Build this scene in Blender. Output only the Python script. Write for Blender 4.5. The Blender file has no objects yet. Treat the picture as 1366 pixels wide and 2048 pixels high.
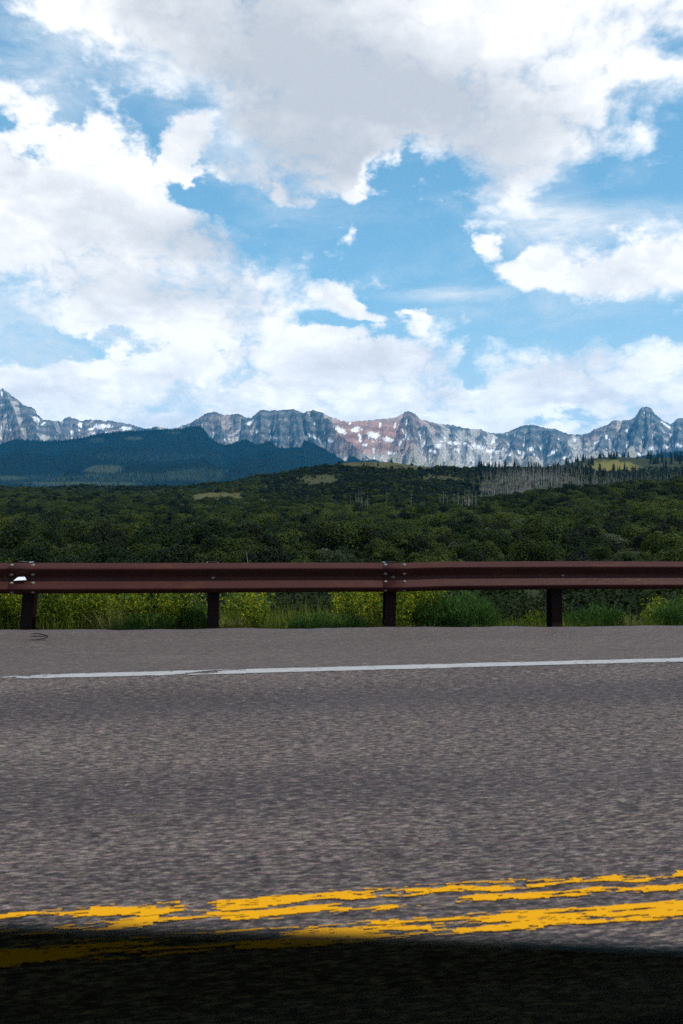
import bpy, bmesh, math, random
import numpy as np
from mathutils import Vector, Matrix

R = math.radians
SC = bpy.context.scene
COL = SC.collection
FPX = 1593.0          # focal length in photograph pixels (28 mm on a 36 mm tall frame, 2048 px)
CAMH = 1.2

# ------------------------------------------------------------------ camera
cam_data = bpy.data.cameras.new('camera')
cam = bpy.data.objects.new('camera', cam_data)
COL.objects.link(cam)
cam.location = (0, 0, CAMH)
cam.rotation_euler = (R(90), 0, 0)
cam_data.sensor_fit = 'VERTICAL'
cam_data.sensor_height = 36.0
cam_data.lens = 28.0
cam_data.clip_start = 0.02
cam_data.clip_end = 60000
cam_data.dof.use_dof = True
cam_data.dof.focus_distance = 60.0
cam_data.dof.aperture_fstop = 5.0
SC.camera = cam

# ------------------------------------------------------------------ render settings / exposure
SC.render.engine = 'CYCLES'
SC.cycles.use_denoising = False
SC.cycles.max_bounces = 6
SC.cycles.diffuse_bounces = 2
SC.cycles.glossy_bounces = 2
SC.cycles.transmission_bounces = 3
SC.cycles.transparent_max_bounces = 6
SC.cycles.volume_bounces = 0
SC.cycles.use_adaptive_sampling = True
SC.cycles.adaptive_threshold = 0.02
SC.view_settings.view_transform = 'Standard'
SC.view_settings.look = 'None'
SC.view_settings.gamma = 1.0
SC.view_settings.exposure = 0.0
SC.view_settings.use_curve_mapping = False

# ------------------------------------------------------------------ node helper
class NT:
    def __init__(self, tree):
        self.t = tree; tree.nodes.clear()
    def n(self, typ, ins=None, out=0, **props):
        nd = self.t.nodes.new(typ)
        for k, v in props.items():
            setattr(nd, k, v)
        for k, v in (ins or {}).items():
            self.put(nd.inputs[k], v)
        return nd.outputs[out] if len(nd.outputs) else nd
    def put(self, sock, v):
        if isinstance(v, bpy.types.NodeSocket):
            self.t.links.new(v, sock)
        elif v is not None:
            if sock.type == 'RGBA' and len(v) == 3:
                v = (*v, 1.0)
            sock.default_value = v
    def m(self, op, a, b=None, c=None, clamp=False):
        return self.n('ShaderNodeMath', {0: a, 1: b, 2: c}, operation=op, use_clamp=clamp)
    def vm(self, op, a, b=None, **kw):
        return self.n('ShaderNodeVectorMath', {0: a, 1: b}, operation=op, **kw)
    def mix(self, f, a, b, blend='MIX'):
        nd = self.t.nodes.new('ShaderNodeMix'); nd.data_type = 'RGBA'; nd.blend_type = blend
        self.put(nd.inputs[0], f); self.put(nd.inputs[6], a); self.put(nd.inputs[7], b)
        return nd.outputs[2]
    def ss(self, v, a, b, lo=0.0, hi=1.0, kind='SMOOTHSTEP'):
        return self.n('ShaderNodeMapRange', {0: v, 1: a, 2: b, 3: lo, 4: hi}, interpolation_type=kind)
    def noise(self, vec, scale, detail=4, rough=0.5, lac=2.0, dist=0.0, out=0):
        return self.n('ShaderNodeTexNoise', {'Vector': vec, 'Scale': scale, 'Detail': detail, 'Roughness': rough,
                                             'Lacunarity': lac, 'Distortion': dist}, out=out)
    def comb(self, x, y, z):
        return self.n('ShaderNodeCombineXYZ', {0: x, 1: y, 2: z})
    def mapping(self, vec, loc=(0, 0, 0), rot=(0, 0, 0), scale=(1, 1, 1), typ='POINT'):
        return self.n('ShaderNodeMapping', {'Vector': vec, 'Location': loc, 'Rotation': rot, 'Scale': scale}, vector_type=typ)

def px_dir(px, py):
    u = (px - 683) / FPX; v = (1024 - py) / FPX
    return math.atan(u), math.atan(v / math.sqrt(1 + u * u))

# ------------------------------------------------------------------ sun
SUN_EL = R(54)
SUN_AZ = math.atan2(0.84, -0.54)            # behind the camera, well to the right
sun_vec = Vector((math.sin(SUN_AZ) * math.cos(SUN_EL), math.cos(SUN_AZ) * math.cos(SUN_EL), math.sin(SUN_EL)))
sd = bpy.data.lights.new('sun', 'SUN')
sd.energy = 4.0; sd.angle = R(0.5); sd.color = (1.0, 0.95, 0.88)
sun = bpy.data.objects.new('sun', sd); COL.objects.link(sun)
sun.rotation_euler = (-sun_vec).to_track_quat('-Z', 'Y').to_euler()
sun.location = (20, -30, 60)

# ------------------------------------------------------------------ world: Nishita sky with cumulus
def build_world():
    w = bpy.data.worlds.new('World'); SC.world = w; w.use_nodes = True
    t = NT(w.node_tree)
    sky = t.n('ShaderNodeTexSky', sky_type='NISHITA', sun_disc=False, sun_elevation=SUN_EL, sun_rotation=SUN_AZ,
              altitude=2600.0, air_density=1.0, dust_density=0.4, ozone_density=1.5)
    STR = 0.1
    sky = t.n('ShaderNodeHueSaturation', {'Color': sky, 'Hue': SKY_HUE, 'Saturation': SKY_SAT, 'Value': SKY_VAL})
    num = t.vm('MULTIPLY', sky, (1.0, 1.0, 1.0))
    den = t.vm('MULTIPLY_ADD', num, (STR * 0.45,) * 3); den.node.inputs[2].default_value = (1, 1, 1)
    sky = t.vm('DIVIDE', num, den)                            # soft shoulder towards the bright horizon, as film has
    d = t.n('ShaderNodeTexCoord', out=0)                      # Generated: the direction
    d = t.vm('NORMALIZE', d)
    sep = t.t.nodes.new('ShaderNodeSeparateXYZ'); t.put(sep.inputs[0], d)
    x, y, z = sep.outputs
    el0 = t.m('ARCSINE', z)
    az0 = t.m('ARCTAN2', x, y)

    # domain warp, small scale billows: azimuth / elevation shifted by noise
    dn = t.vm('MULTIPLY', d, (1.0, 1.0, 1.5))
    w1 = t.noise(dn, 7.0, 5, 0.60, out=1)
    w1 = t.vm('SUBTRACT', w1, (0.5, 0.5, 0.5))
    w1s = t.t.nodes.new('ShaderNodeSeparateXYZ'); t.put(w1s.inputs[0], w1)
    az = t.m('MULTIPLY_ADD', w1s.outputs[0], 0.15, az0)
    el = t.m('MULTIPLY_ADD', w1s.outputs[1], 0.11, el0)

    def curve(pts):
        fc = t.t.nodes.new('ShaderNodeFloatCurve')
        c = fc.mapping.curves[0]
        P = []
        for px, py in pts:
            a, e = px_dir(px, py)
            P.append(((a + 0.45) / 0.9, (e + 0.1) / 0.8))
        P.sort()
        while len(c.points) < len(P):
            c.points.new(0.5, 0.5)
        for q, (a, b) in zip(c.points, P):
            q.location = (a, b); q.handle_type = 'AUTO'
        fc.mapping.use_clip = True
        fc.mapping.update()
        t.put(fc.inputs[1], t.m('MULTIPLY_ADD', az, 1 / 0.9, 0.5))
        return t.m('MULTIPLY_ADD', fc.outputs[0], 0.8, -0.1)

    # the big grey cloud overhead: everything above this line
    c1 = curve([(-80, -170), (0, -25), (60, 45), (130, 110), (210, 165), (320, 190), (420, 245), (500, 325), (570, 385),
                (660, 430), (735, 425), (757, 360), (830, 340), (930, 362), (1000, 405), (1060, 440), (1100, 380), (1150, 352),
                (1230, 330), (1300, 288), (1366, 235), (1450, 160)])
    # the cumulus bank lower down: everything below this line
    c2 = curve([(-80, 170), (0, 185), (60, 222), (115, 268), (180, 262), (250, 262), (330, 300), (385, 350), (430, 410), (470, 478),
                (540, 545), (650, 592), (740, 612), (810, 622), (880, 650), (935, 690), (958, 765), (985, 730), (1030, 700),
                (1100, 690), (1205, 662), (1270, 692), (1366, 688), (1450, 660)])
    a1 = t.m('MULTIPLY', t.m('SUBTRACT', el, c1), 15.0)
    a2 = t.m('MULTIPLY', t.m('SUBTRACT', c2, el), 15.0)
    ae = t.comb(az, el, 1.0)
    ae0 = t.comb(az0, el0, 1.0)

    def blob(px, py, rx, ry, rot=0.0, vec=None):
        """soft ellipse in azimuth / elevation: 1 at its centre, 0 at its rim"""
        a, e = px_dir(px, py)
        vec = ae if vec is None else vec                       # (azimuth, elevation, 1)
        rx /= FPX; ry /= FPX
        if abs(rot) < 9:
            v = t.vm('MULTIPLY_ADD', vec, (1 / rx, 1 / ry, 0.0)); v.node.inputs[2].default_value = (-a / rx, -e / ry, 0.0)
        else:
            co, si = math.cos(R(rot)), math.sin(R(rot))
            u_ = t.n('ShaderNodeVectorMath', {0: vec, 1: (co / rx, si / rx, -(a * co + e * si) / rx)}, out='Value', operation='DOT_PRODUCT')
            w_ = t.n('ShaderNodeVectorMath', {0: vec, 1: (-si / ry, co / ry, (a * si - e * co) / ry)}, out='Value', operation='DOT_PRODUCT')
            v = t.comb(u_, w_, 0.0)
        return t.n('ShaderNodeTexGradient', {0: v}, out=1, gradient_type='SPHERICAL')

    def total(items, vec=None):
        s = None
        for (px, py, rx, ry, rot, wgt) in items:
            b = blob(px, py, rx, ry, rot, vec)
            s = t.m('MULTIPLY', b, wgt) if s is None else t.m('MULTIPLY_ADD', b, wgt, s)
        return s
    bias = t.m('MAXIMUM', t.m('MINIMUM', a1, 1.1), t.m('MINIMUM', a2, 0.85))
    bias = t.m('MAXIMUM', bias, -2.6)
    # extra clouds (+) and openings (-)
    extra = total([
        (385, 295, 70, 55, -30, 2.0), (480, 340, 110, 36, -8, 1.0), (600, 400, 100, 40, -22, 1.0), (430, 385, 90, 40, 0, -1.2), (640, 460, 90, 50, 0, -1.5), (830, 590, 90, 45, 0, -1.2),
        (1400, 525, 420, 110, 2, 3.2), (1220, 510, 200, 50, 3, 2.2), (1150, 612, 200, 60, 0, -2.6), (1050, 528, 150, 34, -3, 1.9), (985, 486, 34, 30, 0, 2.4), (1400, 500, 240, 110, 10, 1.0),
        (700, 600, 70, 36, -20, 2.0), (805, 612, 34, 22, 0, 0.9),
        (1110, 400, 50, 45, 0, -1.9),
        (130, 690, 260, 56, 3, -1.9), (60, 590, 150, 60, 5, -0.7), (420, 690, 130, 30, 0, -0.8),
        (640, 640, 90, 26, -5, -1.3), (20, 250, 60, 35, 0, -1.4), (960, 770, 60, 45, 0, -0.9), (1120, 845, 110, 36, 0, -1.3),
        (390, 555, 130, 40, 8, -0.5), (570, 110, 90, 60, 0, 1.2), (870, 200, 100, 60, 0, 1.1), (1350, 90, 80, 40, 0, -1.35),
    ])
    bias = t.m('ADD', t.m('ADD', bias, extra), 0.16)
    # outside the picture the same broken cumulus simply goes on
    far = t.m('MAXIMUM', t.ss(t.m('ABSOLUTE', az0), 0.44, 0.75), t.ss(el0, 0.60, 0.85))
    big = t.noise(t.vm('ADD', dn, (3.1, 1.7, 0.4)), 2.6, 2, 0.5)
    bias_far = t.m('MULTIPLY_ADD', big, 6.0, -2.75)
    bias = t.n('ShaderNodeMix', {0: far, 2: bias, 3: bias_far})
    f1 = t.noise(dn, 13.0, 8, 0.68)
    dw = t.vm('MULTIPLY_ADD', w1, (0.16, 0.16, 0.16)); t.put(dw.node.inputs[2], dn)
    vor = t.n('ShaderNodeTexVoronoi', {'Vector': dw, 'Scale': 15.0, 'Detail': 2.5, 'Roughness': 0.55}, feature='F1', distance='EUCLIDEAN')
    low = t.ss(el0, 0.26, 0.10)
    strat = t.noise(t.vm('MULTIPLY', d, (1.0, 1.0, 4.2)), 9.0, 5, 0.58)
    dens = t.m('MULTIPLY_ADD', t.m('SUBTRACT', f1, 0.5), 2.7, bias)
    dens = t.m('MULTIPLY_ADD', t.m('SUBTRACT', 0.92, vor), 1.1, dens)
    dens = t.m('MULTIPLY_ADD', t.m('MULTIPLY', t.m('SUBTRACT', strat, 0.52), low), 2.2, dens)
    edge = t.ss(t.noise(t.vm('ADD', dn, (7.0, 3.0, 2.0)), 5.0, 1, 0.5), 0.38, 0.62, 0.35, 1.25)
    alpha = t.n('ShaderNodeMapRange', {0: dens, 1: -0.28, 2: edge, 3: 0.0, 4: 1.0}, interpolation_type='SMOOTHSTEP')
    # thin veil: soft cirrus between the heaps
    vn = t.noise(t.mapping(ae0, (0, 0, 0), (0, 0, R(-24)), (1.0, 2.4, 1.0)), 7.0, 6, 0.66, dist=0.4)
    veil = t.m('MULTIPLY_ADD', t.ss(vn, 0.45, 0.85), 0.34, 0.03)
    veilb = total([(430, 230, 330, 110, -30, 0.75), (1080, 430, 110, 190, 35, 1.1), (90, 130, 220, 130, -30, 0.6),
                   (900, 590, 170, 18, 0, 0.8), (1150, 610, 420, 80, 5, 0.35), (120, 640, 380, 130, 4, 1.0), (450, 700, 300, 70, 0, 0.6), (1240, 460, 260, 60, 8, 0.6)],
                  ae0)
    veil = t.m('ADD', veil, t.m('MULTIPLY', veilb, t.ss(vn, 0.22, 0.7)), clamp=True)
    hz = t.ss(el0, 0.30, 0.02)
    veil = t.m('MAXIMUM', veil, t.m('MULTIPLY', hz, 0.50))
    # light and shade inside the clouds
    thick = t.ss(t.m('MULTIPLY_ADD', t.m('SUBTRACT', f1, 0.5), 0.9, bias), 0.05, 0.95)
    relief = t.m('SUBTRACT', vor, 0.85)                          # creases between billows are darker
    soft = t.noise(t.vm('MULTIPLY', dn, (1.0, 1.0, 1.8)), 4.5, 4, 0.55)
    greyb = total([(600, 110, 520, 230, -30, 1.15), (740, 250, 460, 170, -6, 1.0), (960, 190, 240, 60, 5, 0.5), (1130, 290, 280, 80, 8, 0.75), (300, 10, 280, 70, -20, 0.7),
                   (260, 470, 300, 80, -10, 0.65), (480, 480, 180, 60, 0, 0.5), (330, 590, 320, 60, 0, 0.4),
                   (500, 770, 760, 90, 0, 0.16), (1180, 790, 400, 80, 0, 0.25), (740, 730, 220, 40, 0, 0.35), (1170, 740, 180, 50, 0, 0.3)],
                  t.comb(t.m('MULTIPLY_ADD', w1s.outputs[0], 0.09, az0), t.m('MULTIPLY_ADD', w1s.outputs[1], 0.06, el0), 1.0))
    gfar = t.m('MULTIPLY', far, t.ss(big, 0.5, 0.75))
    grey = t.m('MULTIPLY', t.m('ADD', greyb, gfar), t.ss(soft, 0.28, 0.66, 0.22, 1.35))
    grey = t.m('MULTIPLY_ADD', relief, 0.45, grey)
    grey = t.m('MULTIPLY_ADD', t.m('MULTIPLY', low, t.ss(strat, 0.50, 0.72)), 0.38, grey)
    grey = t.m('MAXIMUM', t.m('MULTIPLY', grey, thick), 0.0)
    grey = t.m('MULTIPLY', t.m('DIVIDE', grey, t.m('ADD', grey, 0.75)), t.ss(f1, 0.2, 0.8, 1.75, 1.25), clamp=True)
    white = t.mix(grey, (1.16, 1.15, 1.14), (0.60, 0.63, 0.675))
    white = t.vm('SCALE', white, None); t.put(white.node.inputs['Scale'], t.ss(el0, 0.30, 0.04, 1.06 / STR, 1.38 / STR))
    vcol = t.vm('SCALE', (0.95, 1.0, 1.04), None); vcol.node.inputs['Scale'].default_value = 1.0 / STR
    c = t.mix(veil, sky, vcol)
    c = t.mix(alpha, c, white)
    # below the horizon: hidden by the ground
    bg = t.n('ShaderNodeBackground', {'Color': c, 'Strength': STR})
    t.n('ShaderNodeOutputWorld', {'Surface': bg})
    w.cycles.sampling_method = 'MANUAL'
    w.cycles.sample_map_resolution = 512
SKY_HUE, SKY_SAT, SKY_VAL = 0.482, 1.20, 3.4
build_world()

# ------------------------------------------------------------------ numpy noise
rng = np.random.default_rng(11)
random.seed(5)
_P = rng.permutation(512)
_P = np.concatenate([_P, _P, _P])
_G = rng.uniform(0, 2 * math.pi, 512)
_GX, _GY = np.cos(_G), np.sin(_G)
def perlin(x, y, seed=0):
    x = np.asarray(x, float) + seed * 17.31; y = np.asarray(y, float) + seed * 7.77
    xi = np.floor(x).astype(int); yi = np.floor(y).astype(int)
    xf = x - xi; yf = y - yi
    u = xf * xf * xf * (xf * (xf * 6 - 15) + 10); v = yf * yf * yf * (yf * (yf * 6 - 15) + 10)
    def g(ix, iy, fx, fy):
        h = _P[(_P[ix % 512] + iy) % 512]
        return _GX[h] * fx + _GY[h] * fy
    a = g(xi, yi, xf, yf); b = g(xi + 1, yi, xf - 1, yf)
    c = g(xi, yi + 1, xf, yf - 1); d = g(xi + 1, yi + 1, xf - 1, yf - 1)
    return (a + u * (b - a)) + v * ((c + u * (d - c)) - (a + u * (b - a)))
def fbm(x, y, seed=0, octv=5, gain=0.5, lac=2.03):
    s = 0; a = 1.0; n = 0
    for i in range(octv):
        s = s + a * perlin(x, y, seed + i * 3); n += a; a *= gain; x = np.asarray(x) * lac; y = np.asarray(y) * lac
    return s * 1.5 / n
def ridged(x, y, seed=0, octv=5, gain=0.55, lac=2.1):
    s = 0; a = 1.0; n = 0; w = 1.0
    for i in range(octv):
        r = 1 - np.abs(perlin(x, y, seed + i * 3)) * 1.9
        r = np.clip(r, 0, 1) ** 2 * w
        w = np.clip(r * 1.6, 0, 1)
        s = s + a * r; n += a; a *= gain; x = np.asarray(x) * lac; y = np.asarray(y) * lac
    return s / n
def sstep(v, a, b):
    t = np.clip((np.asarray(v, float) - a) / (b - a), 0, 1)
    return t * t * (3 - 2 * t)

# ------------------------------------------------------------------ object helpers
def tag(o, label=None, cat=None, group=None, kind=None):
    for k, v in (('label', label), ('category', cat), ('group', group), ('kind', kind)):
        if v: o[k] = v
    return o
def link(name, data, parent=None, loc=None):
    o = bpy.data.objects.new(name, data); COL.objects.link(o)
    if parent: o.parent = parent
    if loc is not None: o.location = loc
    return o
def empty(name, loc=(0, 0, 0), rz=0.0):
    o = bpy.data.objects.new(name, None); COL.objects.link(o)
    o.location = loc; o.rotation_euler = (0, 0, rz); o.empty_display_size = 0.3
    return o
def np_mesh(name, V, F, mats, smooth=False, midx=None, attrs=None):
    """V (n,3); F (m,3) or (m,4) index array"""
    V = np.asarray(V, np.float32); F = np.asarray(F, np.int32)
    me = bpy.data.meshes.new(name)
    k = F.shape[1]
    me.vertices.add(len(V)); me.vertices.foreach_set('co', V.ravel())
    me.loops.add(F.size); me.loops.foreach_set('vertex_index', F.ravel())
    me.polygons.add(len(F)); me.polygons.foreach_set('loop_start', np.arange(0, F.size, k, dtype=np.int32))
    if smooth: me.polygons.foreach_set('use_smooth', np.ones(len(F), bool))
    for m in (mats if isinstance(mats, (list, tuple)) else [mats]): me.materials.append(m)
    if midx is not None: me.polygons.foreach_set('material_index', np.asarray(midx, np.int32))
    for nm, arr in (attrs or {}).items():
        arr = np.asarray(arr, np.float32)
        if arr.ndim == 2:
            at = me.attributes.new(nm, 'FLOAT_COLOR', 'POINT')
            at.data.foreach_set('color', np.concatenate([arr, np.ones((len(arr), 1), np.float32)], 1).ravel())
        else:
            at = me.attributes.new(nm, 'FLOAT', 'POINT'); at.data.foreach_set('value', arr)
    me.update(calc_edges=True); me.validate()
    return me
def grid_faces(nr, nc):
    i = np.arange(nr - 1)[:, None] * nc + np.arange(nc - 1)[None, :]
    return np.stack([i, i + 1, i + nc + 1, i + nc], -1).reshape(-1, 4)
class MB:
    """collects simple solids into one mesh"""
    def __init__(self): self.v = []; self.f = []
    def add(self, V, F):
        b = len(self.v); self.v += [tuple(p) for p in V]; self.f += [tuple(i + b for i in q) for q in F]
    def box(self, c, s, rot=None):
        V = [Vector((sx * s[0] / 2, sy * s[1] / 2, sz * s[2] / 2)) for sx in (-1, 1) for sy in (-1, 1) for sz in (-1, 1)]
        if rot is not None: V = [rot @ p for p in V]
        self.add([p + Vector(c) for p in V], [(0, 1, 3, 2), (4, 6, 7, 5), (0, 4, 5, 1), (2, 3, 7, 6), (0, 2, 6, 4), (1, 5, 7, 3)])
    def tube(self, pts, rad, n=6, cap=True):
        pts = [Vector(p) for p in pts]
        rad = rad if isinstance(rad, (list, tuple)) else [rad] * len(pts)
        V = []; F = []
        for i, p in enumerate(pts):
            a = pts[max(i - 1, 0)]; b = pts[min(i + 1, len(pts) - 1)]
            tz = (b - a).normalized(); ref = Vector((0, 0, 1)) if abs(tz.z) < 0.9 else Vector((1, 0, 0))
            tx = tz.cross(ref).normalized(); ty = tz.cross(tx)
            for k in range(n):
                an = 2 * math.pi * k / n
                V.append(p + (tx * math.cos(an) + ty * math.sin(an)) * rad[i])
        for i in range(len(pts) - 1):
            for k in range(n):
                F.append((i * n + k, i * n + (k + 1) % n, (i + 1) * n + (k + 1) % n, (i + 1) * n + k))
        if cap:
            F.append(tuple(range(n))[::-1]); F.append(tuple((len(pts) - 1) * n + k for k in range(n)))
        self.add(V, F)
    def mesh(self, name, mat, smooth=False, bevel=0.0):
        me = bpy.data.meshes.new(name); me.from_pydata(self.v, [], self.f)
        for m in (mat if isinstance(mat, (list, tuple)) else [mat]): me.materials.append(m)
        bm = bmesh.new(); bm.from_mesh(me)
        bmesh.ops.recalc_face_normals(bm, faces=bm.faces)
        if bevel: bmesh.ops.bevel(bm, geom=list(bm.edges), offset=bevel, segments=2, affect='EDGES', profile=0.5)
        for f in bm.faces: f.smooth = smooth
        bm.to_mesh(me); bm.free()
        return me

# ------------------------------------------------------------------ materials
def mat(name, build):
    m = bpy.data.materials.new(name); m.use_nodes = True
    t = NT(m.node_tree)
    s = build(t)
    t.n('ShaderNodeOutputMaterial', {'Surface': s})
    return m
def pbsdf(t, col, rough=0.8, spec=0.3, metal=0.0, normal=None):
    i = {'Base Color': col, 'Roughness': rough, 'Specular IOR Level': spec, 'Metallic': metal}
    if normal is not None: i['Normal'] = normal
    return t.n('ShaderNodeBsdfPrincipled', i)
def pos(t): return t.n('ShaderNodeNewGeometry', out=0)
def objc(t): return t.n('ShaderNodeTexCoord', out=3)
def bump(t, h, strength, dist): return t.n('ShaderNodeBump', {'Strength': strength, 'Distance': dist, 'Height': h})
def attr(t, name, out=0): return t.n('ShaderNodeAttribute', attribute_name=name, out=out)

ROAD_A = R(7.6)
CT, ST = math.cos(ROAD_A), math.sin(ROAD_A)
def rw(s, d, z=0.0):            # road frame -> world
    return (s * CT - d * ST, s * ST + d * CT, z)
def road_sd(x, y): return x * CT + y * ST, -x * ST + y * CT

def m_leaf(name, c1, c2, trans=0.22, scale=0.35, rough=0.6):
    def b(t):
        rnd = t.n('ShaderNodeObjectInfo', out='Random')
        n = t.noise(pos(t), scale, 3, 0.6)
        n2 = t.noise(pos(t), scale * 14, 1, 0.5)
        n3 = t.noise(pos(t), scale * 0.18, 2, 0.5)
        f = t.m('ADD', t.m('MULTIPLY', t.m('SUBTRACT', n, 0.5), 1.8), t.m('MULTIPLY_ADD', rnd, 0.8, 0.08))
        f = t.m('MULTIPLY_ADD', t.m('SUBTRACT', n3, 0.5), 2.0, f)
        f = t.m('ADD', f, t.m('MULTIPLY', t.m('SUBTRACT', n2, 0.5), 1.0), clamp=True)
        c = t.mix(f, c1, c2)
        a = pbsdf(t, c, rough, 0.06)
        tr = t.n('ShaderNodeBsdfTranslucent', {'Color': t.mix(1.0, c, (1.1, 1.25, 0.6), 'MULTIPLY')})
        return t.n('ShaderNodeMixShader', {0: trans, 1: a, 2: tr})
    return mat(name, b)
M_OAK = m_leaf('oak_leaves', (0.008, 0.016, 0.004), (0.055, 0.074, 0.013), 0.2, 0.03)
M_SAGE = m_leaf('sage_leaves', (0.030, 0.042, 0.020), (0.060, 0.072, 0.036), 0.15, 0.05)
M_DARK = m_leaf('dark_leaves', (0.006, 0.010, 0.004), (0.015, 0.022, 0.008), 0.12, 0.05)
M_CONIFER = m_leaf('conifer_needles', (0.006, 0.013, 0.009), (0.016, 0.027, 0.016), 0.06, 0.02)
M_WEED = m_leaf('weed_leaves', (0.055, 0.090, 0.010), (0.15, 0.185, 0.022), 0.35, 1.5)
M_BANK = m_leaf('bank_leaves', (0.006, 0.012, 0.003), (0.020, 0.031, 0.008), 0.2, 0.8)
M_FEATHER = m_leaf('feathery_leaves', (0.030, 0.068, 0.016), (0.06, 0.12, 0.03), 0.3, 1.5)
M_GRASS = m_leaf('grass_blades', (0.045, 0.080, 0.011), (0.125, 0.145, 0.028), 0.35, 1.0)
M_DRYGRASS = m_leaf('dry_grass_blades', (0.12, 0.12, 0.04), (0.26, 0.22, 0.09), 0.3, 1.5)
M_FLOWER = m_leaf('yellow_petals', (0.26, 0.26, 0.012), (0.50, 0.44, 0.016), 0.35, 3.0)
def m_simple(name, c1, c2, scale, rough=0.85, spec=0.2, metal=0.0):
    return mat(name, lambda t: pbsdf(t, t.mix(t.noise(pos(t), scale, 4, 0.6), c1, c2), rough, spec, metal))
M_BARK = m_simple('brown_bark', (0.05, 0.04, 0.03), (0.10, 0.08, 0.06), 6.0)
M_PALEBARK = m_simple('pale_bark', (0.12, 0.115, 0.105), (0.30, 0.285, 0.26), 0.8)
M_TWIG = m_simple('grey_twigs', (0.05, 0.045, 0.038), (0.12, 0.10, 0.085), 3.0)

def b_rail(t):
    p = objc(t)
    n = t.noise(t.mapping(p, scale=(1.0, 2.0, 2.0)), 2.0, 6, 0.6)
    n2 = t.noise(p, 60.0, 3, 0.6)
    c = t.mix(n, (0.030, 0.0095, 0.0085), (0.052, 0.017, 0.0145))
    c = t.mix(t.m('MULTIPLY', t.ss(t.noise(t.mapping(p, scale=(1.0, 3.0, 3.0)), 2.0, 5, 0.65), 0.52, 0.75), 0.6), c, (0.075, 0.027, 0.013))
    return pbsdf(t, c, t.ss(n2, 0.3, 0.7, 0.5, 0.68), 0.10, 0.0, bump(t, n2, 0.15, 0.002))
M_RAIL = mat('rust_brown_rail_steel', b_rail)
M_POST = m_simple('dark_brown_post_steel', (0.010, 0.006, 0.006), (0.018, 0.010, 0.009), 9.0, 0.8, 0.04, 0.0)
M_BOLT = m_simple('galvanised_bolt', (0.10, 0.09, 0.075), (0.20, 0.18, 0.15), 40.0, 0.5, 0.4, 0.3)
M_TAB = m_simple('white_reflector', (0.70, 0.74, 0.80), (0.80, 0.84, 0.90), 30.0, 0.3, 0.5)

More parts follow.
